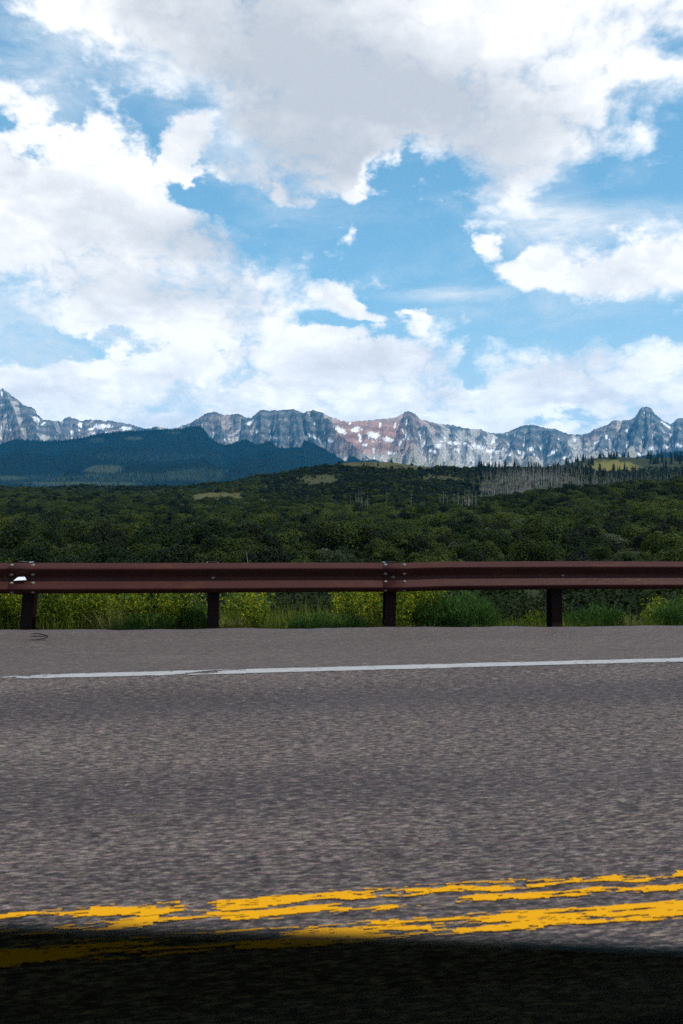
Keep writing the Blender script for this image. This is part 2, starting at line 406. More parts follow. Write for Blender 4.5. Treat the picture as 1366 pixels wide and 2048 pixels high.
def b_asphalt(t):
    p = pos(t)
    v = t.mapping(p, (0, 0, 0), (0, 0, -ROAD_A))                         # x along the road, y across
    sy = t.t.nodes.new('ShaderNodeSeparateXYZ'); t.put(sy.inputs[0], v)
    st = t.vm('MULTIPLY', v, (0.20, 1.0, 1.0))                           # chip seal grain stretched along the lane to look motion-blurred
    g1 = t.noise(st, 120.0, 3, 0.7)
    g2 = t.noise(t.mapping(st, (3, 7, 1)), 52.0, 4, 0.7)
    gc = t.noise(t.mapping(st, (9, 2, 5)), 70.0, 1, 0.5, out=1)
    g3 = t.noise(t.vm('MULTIPLY', v, (0.25, 1.0, 1.0)), 1.6, 4, 0.6)
    f = t.m('ADD', t.m('MULTIPLY', t.m('SUBTRACT', g1, 0.5), 3.0), t.m('MULTIPLY', t.m('SUBTRACT', g2, 0.5), 2.0))
    f = t.m('ADD', f, t.m('MULTIPLY', t.m('SUBTRACT', g3, 0.5), 0.55))
    # wheel tracks: polished binder is darker and bluer
    d = sy.outputs[1]
    tr = t.m('ADD', t.ss(t.m('ABSOLUTE', t.m('SUBTRACT', d, 5.05)), 0.55, 0.0), t.m('MULTIPLY', t.ss(t.m('ABSOLUTE', t.m('SUBTRACT', d, 3.45)), 0.45, 0.0), 0.55))
    tr = t.m('MULTIPLY', tr, t.ss(g3, 0.25, 0.7, 0.4, 1.1), clamp=True)
    f = t.m('ADD', f, t.m('MULTIPLY', tr, -0.20))
    sh = t.ss(d, 6.0, 6.3)
    f = t.m('MULTIPLY', f, t.m('SUBTRACT', 1.0, t.m('MULTIPLY', sh, 0.35)))
    f = t.m('ADD', f, 0.50, clamp=True)
    c = t.n('ShaderNodeValToRGB', {0: f})
    cr = c.node.color_ramp
    cr.elements[0].position = 0.0; cr.elements[0].color = (0.011, 0.0085, 0.0105, 1)
    cr.elements[1].position = 1.0; cr.elements[1].color = (0.205, 0.163, 0.140, 1)
    e = cr.elements.new(0.5); e.color = (0.050, 0.0385, 0.0390, 1)
    tint = t.vm('MULTIPLY_ADD', gc, (0.5, 0.42, 0.55)); tint.node.inputs[2].default_value = (0.75, 0.79, 0.72)
    c = t.mix(1.0, c, tint, 'MULTIPLY')
    c = t.mix(t.m('MULTIPLY', tr, 0.30), c, (0.052, 0.046, 0.053))
    c = t.mix(t.m('MULTIPLY', sh, 0.40), c, (0.092, 0.077, 0.070))
    rim = t.m('MULTIPLY', t.ss(d, 8.22, 8.42), 0.6)
    c = t.mix(rim, c, t.mix(g2, (0.04, 0.035, 0.042), (0.12, 0.10, 0.115)))
    # tar seams beside the paint
    ln = t.noise(t.vm('MULTIPLY', v, (1.0, 0.0, 0.0)), 1.7, 4, 0.6)
    seam = None
    for d0, wd, ph in ((2.50, 0.010, 0.0), (2.345, 0.012, 4.0), (2.27, 0.008, 9.0)):
        nn = t.noise(t.vm('MULTIPLY', v, (1.0, 0.0, 0.0)), 1.4 + ph * 0.1, 5, 0.62)
        q = t.ss(t.m('ABSOLUTE', t.m('SUBTRACT', t.m('MULTIPLY_ADD', t.m('SUBTRACT', nn, 0.5), 0.10, d), d0)), wd, wd * 0.3)
        q = t.m('MULTIPLY', q, t.ss(t.noise(t.mapping(t.vm('MULTIPLY', v, (1.0, 0.2, 0.0)), (ph, 0, 0)), 3.0, 3, 0.6), 0.42, 0.55))
        seam = q if seam is None else t.m('MAXIMUM', seam, q)
    c = t.mix(t.m('MULTIPLY', seam, 0.6), c, (0.010, 0.009, 0.010))
    return pbsdf(t, c, 0.85, 0.25, 0.0, bump(t, t.m('ADD', g1, t.m('MULTIPLY', g2, 1.5)), 0.5, 0.006))
M_ASPHALT = mat('chip_seal_asphalt', b_asphalt)
def b_paint(c1, c2):
    def b(t):
        v = t.mapping(pos(t), (0, 0, 0), (0, 0, -ROAD_A))
        st = t.vm('MULTIPLY', v, (0.2, 1.0, 1.0))
        n = t.noise(st, 60.0, 4, 0.65)
        return pbsdf(t, t.mix(n, c1, c2), 0.75, 0.08, 0.0, bump(t, n, 0.3, 0.003))
    return b
M_YELLOW = mat('yellow_road_paint', b_paint((0.50, 0.225, 0.002), (0.62, 0.300, 0.003)))
M_WHITE = mat('white_road_paint', b_paint((0.20, 0.20, 0.205), (0.38, 0.38, 0.39)))

def b_ground(t):
    p = pos(t)
    n1 = t.noise(p, 0.012, 5, 0.6); n2 = t.noise(p, 0.35, 4, 0.65); n3 = t.noise(p, 6.0, 3, 0.6)
    mead = attr(t, 'meadow', 2)
    dark = t.mix(n2, (0.012, 0.016, 0.006), (0.030, 0.036, 0.013))
    gr = t.mix(t.m('ADD', t.m('MULTIPLY', n2, 0.6), t.m('MULTIPLY', n1, 0.5)), (0.028, 0.033, 0.011), (0.085, 0.078, 0.028))
    c = t.mix(mead, dark, gr)
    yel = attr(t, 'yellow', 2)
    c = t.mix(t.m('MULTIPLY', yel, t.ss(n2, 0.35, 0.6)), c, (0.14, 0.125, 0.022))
    return pbsdf(t, c, 0.95, 0.1, 0.0, bump(t, n3, 0.6, 0.1))
M_GROUND = mat('scrub_ground', b_ground)
def b_rock(t):
    p = pos(t)
    col = attr(t, 'tone')
    n = t.noise(t.vm('MULTIPLY', p, (1.0, 1.0, 2.6)), 0.012, 7, 0.68)
    s = t.vm('SCALE', col, None); t.put(s.node.inputs['Scale'], t.ss(n, 0.25, 0.75, 0.62, 1.38, 'LINEAR'))
    return pbsdf(t, s, 0.95, 0.1, 0.0, bump(t, n, 0.9, 45.0))
M_ROCK = mat('mountain_rock', b_rock)
M_FARFOREST = mat('far_forest_floor', lambda t: pbsdf(t, attr(t, 'tone'), 0.95, 0.05, 0.0, bump(t, t.noise(pos(t), 0.03, 5, 0.7), 0.8, 14.0)))
def b_fartree(t):
    return pbsdf(t, t.mix(1.0, attr(t, 'tone'), t.mix(t.noise(pos(t), 0.06, 2, 0.6), (0.7, 0.7, 0.7), (1.35, 1.35, 1.35)), 'MULTIPLY'), 0.9, 0.05)
M_FARTREE = mat('far_conifers', b_fartree)

# ------------------------------------------------------------------ terrain heights
TX = np.array([-900, -300, 0, 200, 400, 560, 730, 850, 960, 1060, 1200, 1366, 1700, 2300], float)
TY = np.array([60, 100, 150, 210, 280, 350, 430, 520, 620, 740, 860, 1000, 1250, 1600, 2400, 4000], float)
# screen rows (photograph px) of the bare ground for each distance (rows) and bearing (columns)
TS = np.array([
 # -900  -300   0    200   400   560   730   850   960   1060  1200  1366  1700  2300
 [1182, 1182, 1182, 1182, 1184, 1184, 1184, 1184, 1184, 1182, 1182, 1180, 1180, 1180],   # 60
 [1118, 1118, 1118, 1118, 1119, 1119, 1119, 1119, 1119, 1117, 1115, 1112, 1110, 1110],   # 100
 [1088, 1088, 1088, 1088, 1088, 1088, 1088, 1087, 1086, 1083, 1079, 1073, 1066, 1066],   # 150
 [1068, 1068, 1068, 1067, 1066, 1066, 1064, 1062, 1060, 1054, 1046, 1035, 1022, 1022],   # 210
 [1048, 1048, 1048, 1047, 1046, 1044, 1042, 1038, 1034, 1026, 1012, 1000,  985,  985],   # 280
 [1030, 1030, 1030, 1030, 1028, 1026, 1022, 1018, 1013, 1004,  988,  976,  962,  962],   # 350
 [1015, 1015, 1015, 1014, 1014, 1010, 1006, 1008, 1012, 1000,  984,  971,  958,  958],   # 430
 [1002, 1002, 1002, 1001, 1000,  994,  985,  994, 1008, 1004,  992,  982,  972,  972],   # 520
 [ 990,  990,  990,  990,  990,  978,  960,  972,  996,  992,  984,  978,  974,  974],   # 620
 [ 984,  984,  984,  984,  980,  960,  936,  944,  968,  968,  966,  966,  966,  966],   # 740
 [ 981,  981,  981,  982,  979,  952,  926,  936,  946,  948,  950,  952,  952,  952],   # 860
 [ 988,  988,  988,  988,  982,  956,  931,  940,  941,  942,  946,  948,  948,  948],   # 1000
 [1000, 1000, 1000, 1000,  994,  974,  955,  952,  948,  944,  930,  928,  928,  928],   # 1250
 [1004, 1004, 1004, 1004, 1000,  988,  975,  968,  958,  942,  918,  918,  922,  925],   # 1600
 [1003, 1003, 1003, 1003, 1000,  995,  990,  980,  970,  960,  945,  945,  945,  945],   # 2400
 [ 986,  986,  986,  986,  986,  986,  986,  980,  975,  970,  965,  965,  965,  965],   # 4000
], float)
def interp2(px, Y):
    """smooth lookup of TS (cosine-eased bilinear in bearing, log distance)"""
    px = np.clip(px, TX[0], TX[-1]); ly = np.log(np.clip(Y, TY[0], TY[-1])); LY = np.log(TY)
    i = np.clip(np.searchsorted(TX, px) - 1, 0, len(TX) - 2); j = np.clip(np.searchsorted(LY, ly) - 1, 0, len(TY) - 2)
    def cr(p0, p1, p2, p3, u):
        m1 = (p2 - p0) * 0.5; m2 = (p3 - p1) * 0.5
        return (2*u**3 - 3*u**2 + 1) * p1 + (u**3 - 2*u**2 + u) * m1 + (-2*u**3 + 3*u**2) * p2 + (u**3 - u**2) * m2
    u = (px - TX[i]) / (TX[i + 1] - TX[i]); v = (ly - LY[j]) / (LY[j + 1] - LY[j])
    nx, ny = len(TX) - 1, len(TY) - 1
    def row(jj):
        jj = np.clip(jj, 0, ny)
        return cr(TS[jj, np.clip(i - 1, 0, nx)], TS[jj, i], TS[jj, i + 1], TS[jj, np.clip(i + 2, 0, nx)], u)
    return cr(row(j - 1), row(j), row(j + 1), row(j + 2), v)
def edge_z(s): return -0.045 - 0.0122 * np.clip(s, -9, 9)
def terrain(x, y):
    x = np.asarray(x, float); y = np.asarray(y, float)
    s, d = road_sd(x, y)
    r = np.hypot(x, y)
    az = np.arctan2(x, y)
    azc = np.clip(az, -0.85, 0.85)
    Y = np.maximum(r * np.cos(azc), 1.0)
    px = 683 + FPX * np.tan(azc)
    zf = CAMH + (1024 - interp2(px, Y)) * np.clip(Y, 60, 4000) / FPX
    zf = zf + fbm(x / 60, y / 60, 3, 4) * np.clip((r - 60) / 90, 0, 1.3) * 1.3 + (ridged(x / 150, y / 190, 5, 3) - 0.45) * np.clip((r - 300) / 300, 0, 1) * 7.0
    # embankment below the guardrail
    e = d - 8.62
    zb = edge_z(s) - 0.10 - np.clip(e, 0, None) * 0.20 - sstep(e, 0.7, 7.5) * 2.6 + fbm(x / 1.7, y / 1.7, 8, 3) * 0.07 * np.clip(e, 0, 3)
    k = sstep(e, 12, 52)
    zc = np.maximum(zb, -6.5) * (1 - k) + zf * k
    zroad = np.full_like(x, -0.14)
    z = np.where(e > 0, zc, np.minimum(zroad, edge_z(s) - 0.10))
    back = sstep(-d, 8, 40) * (-0.6 + fbm(x / 50, y / 50, 9, 3) * 1.0) + sstep(-d, 60, 900) * 18
    return np.where(d < -6, -0.14 + back, z)

def terr(x, y): return float(terrain(np.array([x]), np.array([y]))[0])
def ground_at(px, py, y0=14.0, y1=2600.0, lift=0.0):
    """first point of the terrain seen at a photograph pixel"""
    Y = np.exp(np.linspace(math.log(y0), math.log(y1), 2600))
    X = (px - 683) / FPX * Y
    z = terrain(X, Y) + lift
    s = 1024 - (z - CAMH) * FPX / Y
    k = np.argmax(s <= py)
    if s[k] > py: return None
    return X[k], Y[k], z[k] - lift

# meadow openings (photograph px) : centre, radii
MEADOWS = [(432, 996, 70, 13, 1.0), (745, 930, 90, 9, 1.0), (640, 962, 50, 14, 0.5), (830, 936, 50, 6, 0.6), (1225, 934, 55, 12, 1.0), (500, 1004, 50, 6, 0.7),
           (210, 1100, 120, 9, 0.9), (780, 1052, 60, 5, 0.6), (880, 958, 50, 7, 0.4), (1060, 1040, 60, 4, 0.5), (330, 1085, 70, 5, 0.5)]
def meadow_mask(x, y):
    z = terrain(x, y)
    Y = np.maximum(y, 1.0)
    px = 683 + FPX * x / Y; py = 1024 - (z - CAMH) * FPX / Y
    m = np.zeros_like(px)
    nz = fbm(x / 14, y / 14, 21, 3) * 0.55
    for (cx, cy, rx, ry, w) in MEADOWS:
        q = np.hypot((px - cx) / rx, (py - cy) / ry) + nz
        m = np.maximum(m, w * sstep(q, 1.05, 0.7))
    return m * (y > 20)

def build_ground():
    azs = np.concatenate([np.linspace(-180, -62, 60, endpoint=False), np.linspace(-62, -34, 40, endpoint=False), np.linspace(-34, 34, 560, endpoint=False),
                          np.linspace(34, 62, 40, endpoint=False), np.linspace(62, 180, 61)])
    rs = np.concatenate([[0.0, 3.0, 5.0, 6.5], np.linspace(7.4, 13, 30), np.exp(np.linspace(math.log(13.4), math.log(300), 110)), np.exp(np.linspace(math.log(306), math.log(2600), 130)),
                         np.exp(np.linspace(math.log(2700), math.log(14000), 24))])
    A, Rr = np.meshgrid(np.radians(azs), rs)
    x = Rr * np.sin(A); y = Rr * np.cos(A)
    z = terrain(x.ravel(), y.ravel())
    mead = meadow_mask(x.ravel(), y.ravel())
    px = 683 + FPX * x.ravel() / np.maximum(y.ravel(), 1)
    yel = ((np.abs(px - 190) < 170) & (y.ravel() > 85) & (y.ravel() < 150)).astype(float)
    yel = np.maximum(yel, ((px > 1150) & (px < 1290) & (y.ravel() > 1000)) * mead * 1.5)  # far meadow: sunlight on it put into the grass as brighter yellow
    V = np.stack([x.ravel(), y.ravel(), z], 1)
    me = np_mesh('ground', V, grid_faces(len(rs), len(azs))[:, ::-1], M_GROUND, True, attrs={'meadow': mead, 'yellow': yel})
    tag(link('ground', me), 'scrubby valley floor and hills under the oak brush', kind='structure')
build_ground()

# ------------------------------------------------------------------ the road
def build_road():
    ss = np.concatenate([np.linspace(-400, -12, 60, endpoint=False), np.arange(-12, 12, 0.05), np.linspace(12, 400, 60)])
    ds = np.concatenate([[-5.2, -4, -2, 0, 2, 4, 5, 6.0], np.arange(6.2, 8.1, 0.2), np.arange(8.1, 8.66, 0.03)])
    S, D = np.meshgrid(ss, ds)
    k = np.clip((D - 6.15) / (8.5 - 6.15), 0, 1.05)
    z = edge_z(S) * k
    z = z + fbm(S / 0.35, D / 0.35, 31, 3) * 0.004 * sstep(D, 8.1, 8.3) + 0.016 * sstep(D, 8.15, 8.4) * (1 + 1.2 * fbm(S / 0.9, D * 0 + 1, 33, 3))
    edge = 8.50 + 0.05 * fbm(S / 1.3, D * 0, 35, 3) + 0.02 * fbm(S / 0.22, D * 0, 36, 2)
    over = np.clip(D - edge, 0, 1)
    z = z - over * 1.4
    z = np.where(D <= -4.9, -0.12, z)
    x = S * CT - D * ST; y = S * ST + D * CT
    V = np.stack([x.ravel(), y.ravel(), z.ravel()], 1)
    me = np_mesh('road', V, grid_faces(len(ds), len(ss)), M_ASPHALT, True)
    tag(link('road', me), 'grey chip seal asphalt lane and shoulder', kind='structure')
build_road()

def paint_line(name, label, material, d0, d1, s0, s1, ds, dd, keep):
    """worn paint: a sheet of small cells, only those where paint is left"""
    ns = int((s1 - s0) / ds); nd = int(round((d1 - d0) / dd))
    S, D = np.meshgrid(s0 + (np.arange(ns) + 0.5) * ds, d0 + (np.arange(nd) + 0.5) * dd)
    K = keep(S, D)
    i, j = np.nonzero(K)
    S = s0 + j * ds; D = d0 + i * dd
    nq = len(S)
    def P(s, d):
        k = np.clip((d - 6.15) / 2.35, 0, 1); z = edge_z(s) * k + 0.004
        return np.stack([s * CT - d * ST, s * ST + d * CT, z], 1)
    V = np.stack([P(S, D), P(S + ds, D), P(S + ds, D + dd), P(S, D + dd)], 1).reshape(-1, 3)
    me = np_mesh(name, V, np.arange(nq * 4).reshape(-1, 4), material)
    bm = bmesh.new(); bm.from_mesh(me); bmesh.ops.remove_doubles(bm, verts=bm.verts, dist=0.0008); bm.to_mesh(me); bm.free()
    tag(link(name, me), label, kind='structure')
def interpc(pts):
    p = np.array(pts, float)
    return lambda s: np.interp(s, p[:, 0], p[:, 1])
def warp(S, sd, a): return a * fbm(S / 0.28, S * 0, sd, 4)
def keep_upper(S, D):      # far stripe: two ragged strips with a bare middle, merging to the left
    c = 2.425 + warp(S, 41, 0.016)
    q = (D - c)
    n = fbm(S / 0.20, D / 0.022, 43, 5, 0.68)
    e = 0.062 - np.abs(q) + 0.048 * n
    gap = np.abs(q + 0.004 + warp(S, 47, 0.03)) - (0.008 + 0.016 * sstep(S, -0.4, 0.9) + 0.030 * fbm(S / 0.30, S * 0 + 3, 45, 3))
    n2 = fbm(S / 0.15, D / 0.026, 49, 5, 0.68)
    big = fbm(S / 0.42, D / 0.08, 55, 3)
    return (e > 0) & (gap > -0.006 + 0.020 * n2) & (n2 + 1.3 * big > -0.14) & (fbm(S / 0.05, D / 0.011, 59, 3, 0.65) > -0.36 + 0.25 * n)
def keep_lower(S, D):
    c = 2.245 + warp(S, 51, 0.014)
    n = fbm(S / 0.22, D / 0.022, 53, 5, 0.68)
    big = fbm(S / 0.5, D / 0.08, 57, 3)
    return (0.046 - np.abs(D - c) + 0.042 * n > 0) & (n + 1.3 * big > -0.16) & (fbm(S / 0.05, D / 0.011, 61, 3, 0.65) > -0.36 + 0.2 * n)
paint_line('yellow_centre_line', 'far worn stripe of the double yellow centre line', M_YELLOW, 2.33, 2.53, -14, 14, 0.014, 0.0035, keep_upper)
paint_line('yellow_centre_line', 'near worn stripe of the double yellow centre line, partly under the dark window', M_YELLOW, 2.16, 2.33, -14, 14, 0.014, 0.0035, keep_lower)
def keep_white(S, D):
    n = fbm(S / 0.5, D / 0.05, 63, 4, 0.6)
    lo = sstep(S, -2.1, -0.95)
    chip = (fbm(S / 0.11, D / 0.026, 65, 4, 0.65) > -0.38 + 0.62 * (1 - lo))
    bare = np.abs(S + 0.20 - (D - 6.03) * 2.5) < 0.14
    w = 0.076 * (0.22 + 0.78 * lo) * np.where(S < -2.6, 0.0, 1.0)
    return (w - np.abs(D - 6.035) + 0.022 * n > 0) & (S > -2.7) & chip & ~(bare & (fbm(S / 0.2, D / 0.04, 67, 3) > -0.08))
paint_line('white_edge_line', 'white painted edge line worn away at one end', M_WHITE, 5.90, 6.17, -16, 20, 0.03, 0.007, keep_white)

# ------------------------------------------------------------------ far mountains
SKYLINE = [(-420, 860), (-300, 852), (-200, 838), (-110, 832), (-40, 806), (-12, 790), (5, 777), (13, 783), (22, 791), (32, 797), (44, 808), (55, 812), (63, 815), (70, 819), (75, 830), (86, 839), (98, 840), (110, 841), (121, 844),
 (128, 838), (135, 833), (146, 836), (153, 837), (161, 842), (170, 841), (179, 838), (188, 840), (198, 840), (210, 843), (220, 841), (231, 844), (242, 846), (256, 847), (266, 851), (274, 852), (284, 856), (293, 858), (305, 855), (315, 852), (326, 855),
 (340, 859), (355, 856), (366, 850), (372, 849), (381, 846), (393, 838), (406, 831), (415, 826), (426, 823), (436, 825), (445, 829), (458, 830), (472, 828), (482, 830), (490, 834), (502, 836), (512, 827), (522, 820), (540, 821), (555, 821), (572, 820), (588, 818),
 (598, 822), (606, 826), (614, 823), (624, 821), (639, 823), (650, 828), (661, 834), (679, 840), (698, 844), (718, 842), (738, 840), (755, 839), (771, 837), (785, 836), (796, 833), (804, 827), (813, 822), (821, 824), (829, 828), (835, 833), (842, 839), (850, 841),
 (860, 844), (874, 848), (896, 849), (915, 852), (933, 857), (950, 858), (962, 859), (975, 864), (984, 866), (995, 866), (1006, 866), (1016, 863), (1024, 859), (1036, 855), (1046, 851), (1058, 850), (1068, 850), (1080, 853), (1094, 857), (1105, 857), (1116, 860), (1134, 867),
 (1148, 869), (1165, 869), (1178, 865), (1189, 859), (1202, 855), (1215, 849), (1222, 844), (1230, 840), (1242, 842), (1253, 840), (1263, 838), (1271, 833), (1279, 819), (1285, 815), (1291, 813), (1297, 815), (1303, 818), (1310, 827), (1317, 834), (1329, 843),
 (1336, 847), (1341, 849), (1347, 843), (1353, 838), (1364, 836), (1375, 842), (1400, 852), (1440, 845), (1500, 855), (1600, 850), (1720, 862), (1850, 868)]
def build_mountain():
    P = np.array(SKYLINE, float)
    px = np.arange(-400, 1830, 1.15)
    u = (px - 683) / FPX
    crest_py = np.interp(px, P[:, 0], P[:, 1]) + fbm(px / 7.0, px * 0, 71, 4, 0.65) * 3.6
    Dc = 9600 + 700 * fbm(px / 260.0, px * 0 + 2, 72, 2) - 900 * sstep(np.abs(px - 590), 260, 60) + 1300 * sstep(np.abs(px - 205), 110, 70)
    Df = 6600 + 0 * px
    nt = 190
    t = np.concatenate([np.linspace(0, 1, nt) ** 0.85, 1 + np.linspace(0.02, 0.5, 24)])
    T, PX = np.meshgrid(t, px, indexing='ij')
    U = (PX - 683) / FPX
    D = Df + (Dc - Df) * T
    zc = CAMH + (1024 - crest_py) * Dc / FPX
    zf = CAMH + (1024 - 968) * Df / FPX
    X = U * D
    # spurs and gullies running down from the crest
    wob = 90 * fbm(X / 900, D / 900, 74, 3)
    lat = X + wob + (D - Dc) * 0.25 * fbm(PX / 170.0, PX * 0 + 5, 75, 2)
    diag = 1.5 * fbm(PX / 150.0, D / 4000, 95, 2) * (Dc - D)
    sp1 = ridged((lat + diag) / 700, D / 2200, 76, 3)
    sp2 = ridged((lat + diag * 0.8) / 260, D / 520, 80, 4)
    sp3 = ridged(lat / 90, D / 150, 84, 3)
    Tc = np.clip(T, 0, 1)
    prof = 0.42 * Tc ** 1.25 + 0.58 * Tc ** 3.2
    # cliff bands near the top
    cl = fbm(PX / 60, PX * 0 + 9, 88, 2) * 0.05
    prof = prof + 0.10 * (sstep(Tc, 0.66 + cl, 0.72 + cl) - sstep(Tc, 0.3, 1.0)) * 1.0
    env = np.clip(4 * Tc * (1 - Tc), 0, 1) ** 0.7
    rel = (zc - zf)
    # main spurs: bearing where each leaves the crest, bearing where it reaches the foot, strength, half width at the foot
    SPURS = [(5, -70, 1.0, 60), (5, 62, 1.1, 46), (44, 118, 0.8, 40), (100, 120, 0.6, 30), (-110, -140, 1.0, 70), (-220, -240, 1.0, 70), (135, 108, 0.7, 30), (146, 176, 0.6, 28), (198, 222, 0.6, 30), (256, 280, 0.5, 30),
             (426, 376, 0.9, 44), (430, 462, 0.8, 36), (488, 505, 0.7, 30), (524, 520, 1.0, 40), (556, 566, 0.9, 36), (590, 612, 0.9, 38), (626, 748, 1.35, 52), (606, 660, 0.7, 34), (661, 690, 0.4, 22), (738, 722, 0.35, 22), (772, 760, 0.4, 24),
             (813, 782, 0.9, 34), (815, 838, 1.1, 42), (826, 905, 0.9, 40), (874, 884, 0.4, 26), (905, 918, 0.35, 24), (936, 940, 0.4, 24), (962, 968, 0.4, 24), (1006, 992, 0.5, 28), (1046, 1004, 0.9, 40), (1062, 1064, 0.8, 36), (1092, 1138, 1.0, 44), (1120, 1172, 0.6, 34),
             (1165, 1196, 0.5, 34), (1228, 1168, 1.0, 44), (1253, 1222, 0.9, 38), (1288, 1250, 1.1, 44), (1292, 1304, 0.9, 36), (1300, 1352, 1.1, 46), (1355, 1364, 0.8, 34), (1364, 1420, 0.9, 44), (1440, 1450, 0.9, 60), (1530, 1540, 0.9, 70), (1640, 1650, 0.9, 70)]
    lift = np.zeros_like(h0 := zf + rel * prof)
    wig = 9 * fbm(PX / 22, Tc * 5, 99, 3) + 5 * fbm(PX / 8, Tc * 14, 100, 2)
    for (x0, x1, A, w) in SPURS:
        q = 1 - Tc
        cx = x0 + (x1 - x0) * q ** 0.85
        ww = 7 + w * q ** 0.8
        side = (PX + wig * (0.3 + q) - cx) / ww
        tent = np.clip(1 - np.abs(side), 0, 1)
        lift = np.maximum(lift, A * tent ** 0.9)
    h = h0 + lift * 285 * np.clip(np.sin(np.pi * np.clip(Tc, 0, 1) ** 0.9), 0, 1) ** 0.8 * (rel / 900)
    h = h + env * ((sp1 - 0.42) * 120 + (sp2 - 0.4) * 85 * (0.10 + 0.85 * sstep(Tc, 0.35, 0.75)) + (sp3 - 0.4) * 38 * (0.10 + 0.85 * sstep(Tc, 0.35, 0.7)))
    cap = CAMH + (zc - CAMH) / Dc * D * (0.985 - 0.05 * (1 - Tc))
    h = np.where(T < 0.995, np.minimum(h, cap), h)
    back = np.clip(T - 1, 0, 1)
    h = np.where(T > 1, zc - rel * 1.6 * back + 60 * fbm(X / 400, D / 400, 89, 3) * np.clip(back * 12, 0, 1), h)
    # materials: rock kinds, scree and old snow
    gy, gx = np.gradient(h)
    slope = np.hypot(gx / np.gradient(X, axis=1), gy / np.gradient(D, axis=0))
    def blur(a, n):
        for ax in (0, 1):
            k = np.ones(n) / n
            a = np.apply_along_axis(lambda r: np.convolve(np.pad(r, n // 2, mode='edge'), k, 'valid'), ax, a)
        return a
    hb = blur(h, 9)
    cav = (hb - h)                                       # positive in hollows
    cavn = np.clip(cav / 14.0, -1, 1)
    cliff = sstep(slope, 0.55, 1.1)
    strata = 0.5 + 0.5 * np.sin(h / 19.0 + 2.5 * fbm(X / 500, D / 500, 90, 3))
    dark = np.array([0.042, 0.070, 0.084]); mid = np.array([0.21, 0.212, 0.205]); pale = np.array([0.48, 0.455, 0.415]); red = np.array([0.33, 0.185, 0.150]); tundra = np.array([0.19, 0.195, 0.085])
    n1 = fbm(X / 330, D / 330, 91, 4); n2 = fbm(X / 80, D / 80, 97, 4, 0.6)
    bowl = np.clip(sstep(np.abs(PX - 830), 215, 130) + 0.6 * sstep(np.abs(PX - 1190), 60, 20) + 0.5 * sstep(np.abs(PX - 50), 70, 30), 0, 1)
    # bare rock on spurs and high walls, pale scree between and below
    rk = (sp2 - 0.40) * 0.8 + (lift - 0.42) * 1.1 + (Tc - 0.62) * 1.5 + n1 * 0.45 + n2 * 0.15 - 0.32 * bowl + 0.14
    rock = sstep(rk, -0.06, 0.12)
    C = np.empty(h.shape + (3,)); C[:] = pale
    C = C * (1 + 0.35 * n1[..., None])
    C = C + (mid - C) * (0.35 * sstep(n2, 0.0, 0.3))[..., None]
    wall = dark + (mid - dark) * np.clip(0.55 * strata + 0.9 * n2 + 0.12, 0, 1)[..., None]
    C = C + (wall - C) * (rock * 0.95)[..., None]
    py = 1024 - (h - CAMH) * FPX / D
    rmask = np.clip(sstep(np.abs(PX - 745), 110, 60) * sstep(np.abs(py - 878), 42, 18) + 0.7 * sstep(np.abs(PX - 740), 130, 60) * sstep(Tc, 0.75, 0.95) + 0.55 * sstep(np.abs(PX - 850), 50, 20) * sstep(Tc, 0.8, 0.95) + 0.6 * sstep(np.abs(PX - 1205), 60, 20) * sstep(Tc, 0.7, 0.95)
                    + 0.5 * sstep(np.abs(PX - 40), 70, 20) * sstep(Tc, 0.8, 0.5) + 0.45 * sstep(np.abs(PX - 430), 60, 20) * sstep(Tc, 0.7, 0.9) + 0.4 * sstep(np.abs(PX - 190), 80, 40) + n1 * 0.3 - 0.1, 0, 1) * 0.9
    C = C + (red * (0.75 + 0.5 * strata[..., None]) - C) * (rmask * (1 - 0.55 * rock))[..., None]
    tmask = np.clip(sstep(Tc, 0.45, 0.2) + n1 * 0.6 - 0.3, 0, 1) * (1 - rock) * 0.7
    C = C + (tundra - C) * tmask[..., None]
    # old snow: drifts at the foot of the walls and streaks in the couloirs
    DRIFT = [(681, 861, 15, 7, 25), (712, 859, 12, 6, -15), (720, 877, 4, 10, 0), (747, 871, 15, 8, 15), (776, 879, 14, 6, 10), (747, 899, 3, 6, 0), (784, 907, 11, 2.5, 0), (623, 872, 12, 3.5, 20), (661, 882, 5, 8, -40), (548, 876, 6, 2.5, 0), (500, 846, 9, 4, -35), (513, 862, 3, 5, 0),
             (905, 886, 15, 4, 5), (955, 893, 18, 5, 8), (984, 903, 17, 5, 5), (1017, 909, 9, 3, -8), (1043, 906, 8, 3, 0), (986, 882, 4, 10, 20), (878, 893, 6, 6, 30), (929, 888, 5, 4, 0), (944, 915, 9, 2.2, 0), (816, 875, 10, 4, -35), (801, 886, 3.5, 7, 15), (1061, 897, 6, 5, -30), (1105, 906, 11, 3.5, -30), (1132, 914, 10, 3, -30),
             (73, 838, 10, 4, 30), (205, 853, 21, 6, 0), (252, 857, 13, 5, 0), (183, 858, 9, 3.5, -10), (4, 788, 2.5, 8, -15), (86, 848, 6, 3, -30), (146, 866, 3, 5, 0), (160, 850, 6, 6, 40),
             (1307, 897, 14, 4, 0), (1330, 894, 8, 6, 0), (1282, 909, 9, 3.5, 0), (1333, 851, 15, 3, 35), (1150, 880, 4, 4, 0), (1194, 884, 9, 2.5, -35), (1213, 874, 3, 5, 0), (1253, 861, 5, 3, -30), (1358, 891, 9, 4, 0), (865, 903, 10, 3, 10), (915, 899, 9, 2.5, 0), (840, 866, 3, 8, 15), (730, 890, 8, 3, 0), (700, 846, 3, 5, 0), (760, 850, 3, 7, 10), (790, 850, 2.5, 8, 12)]
    nz = fbm((PX + py * 0.6) / 5, (py - PX * 0.3) / 6, 98, 4, 0.66)
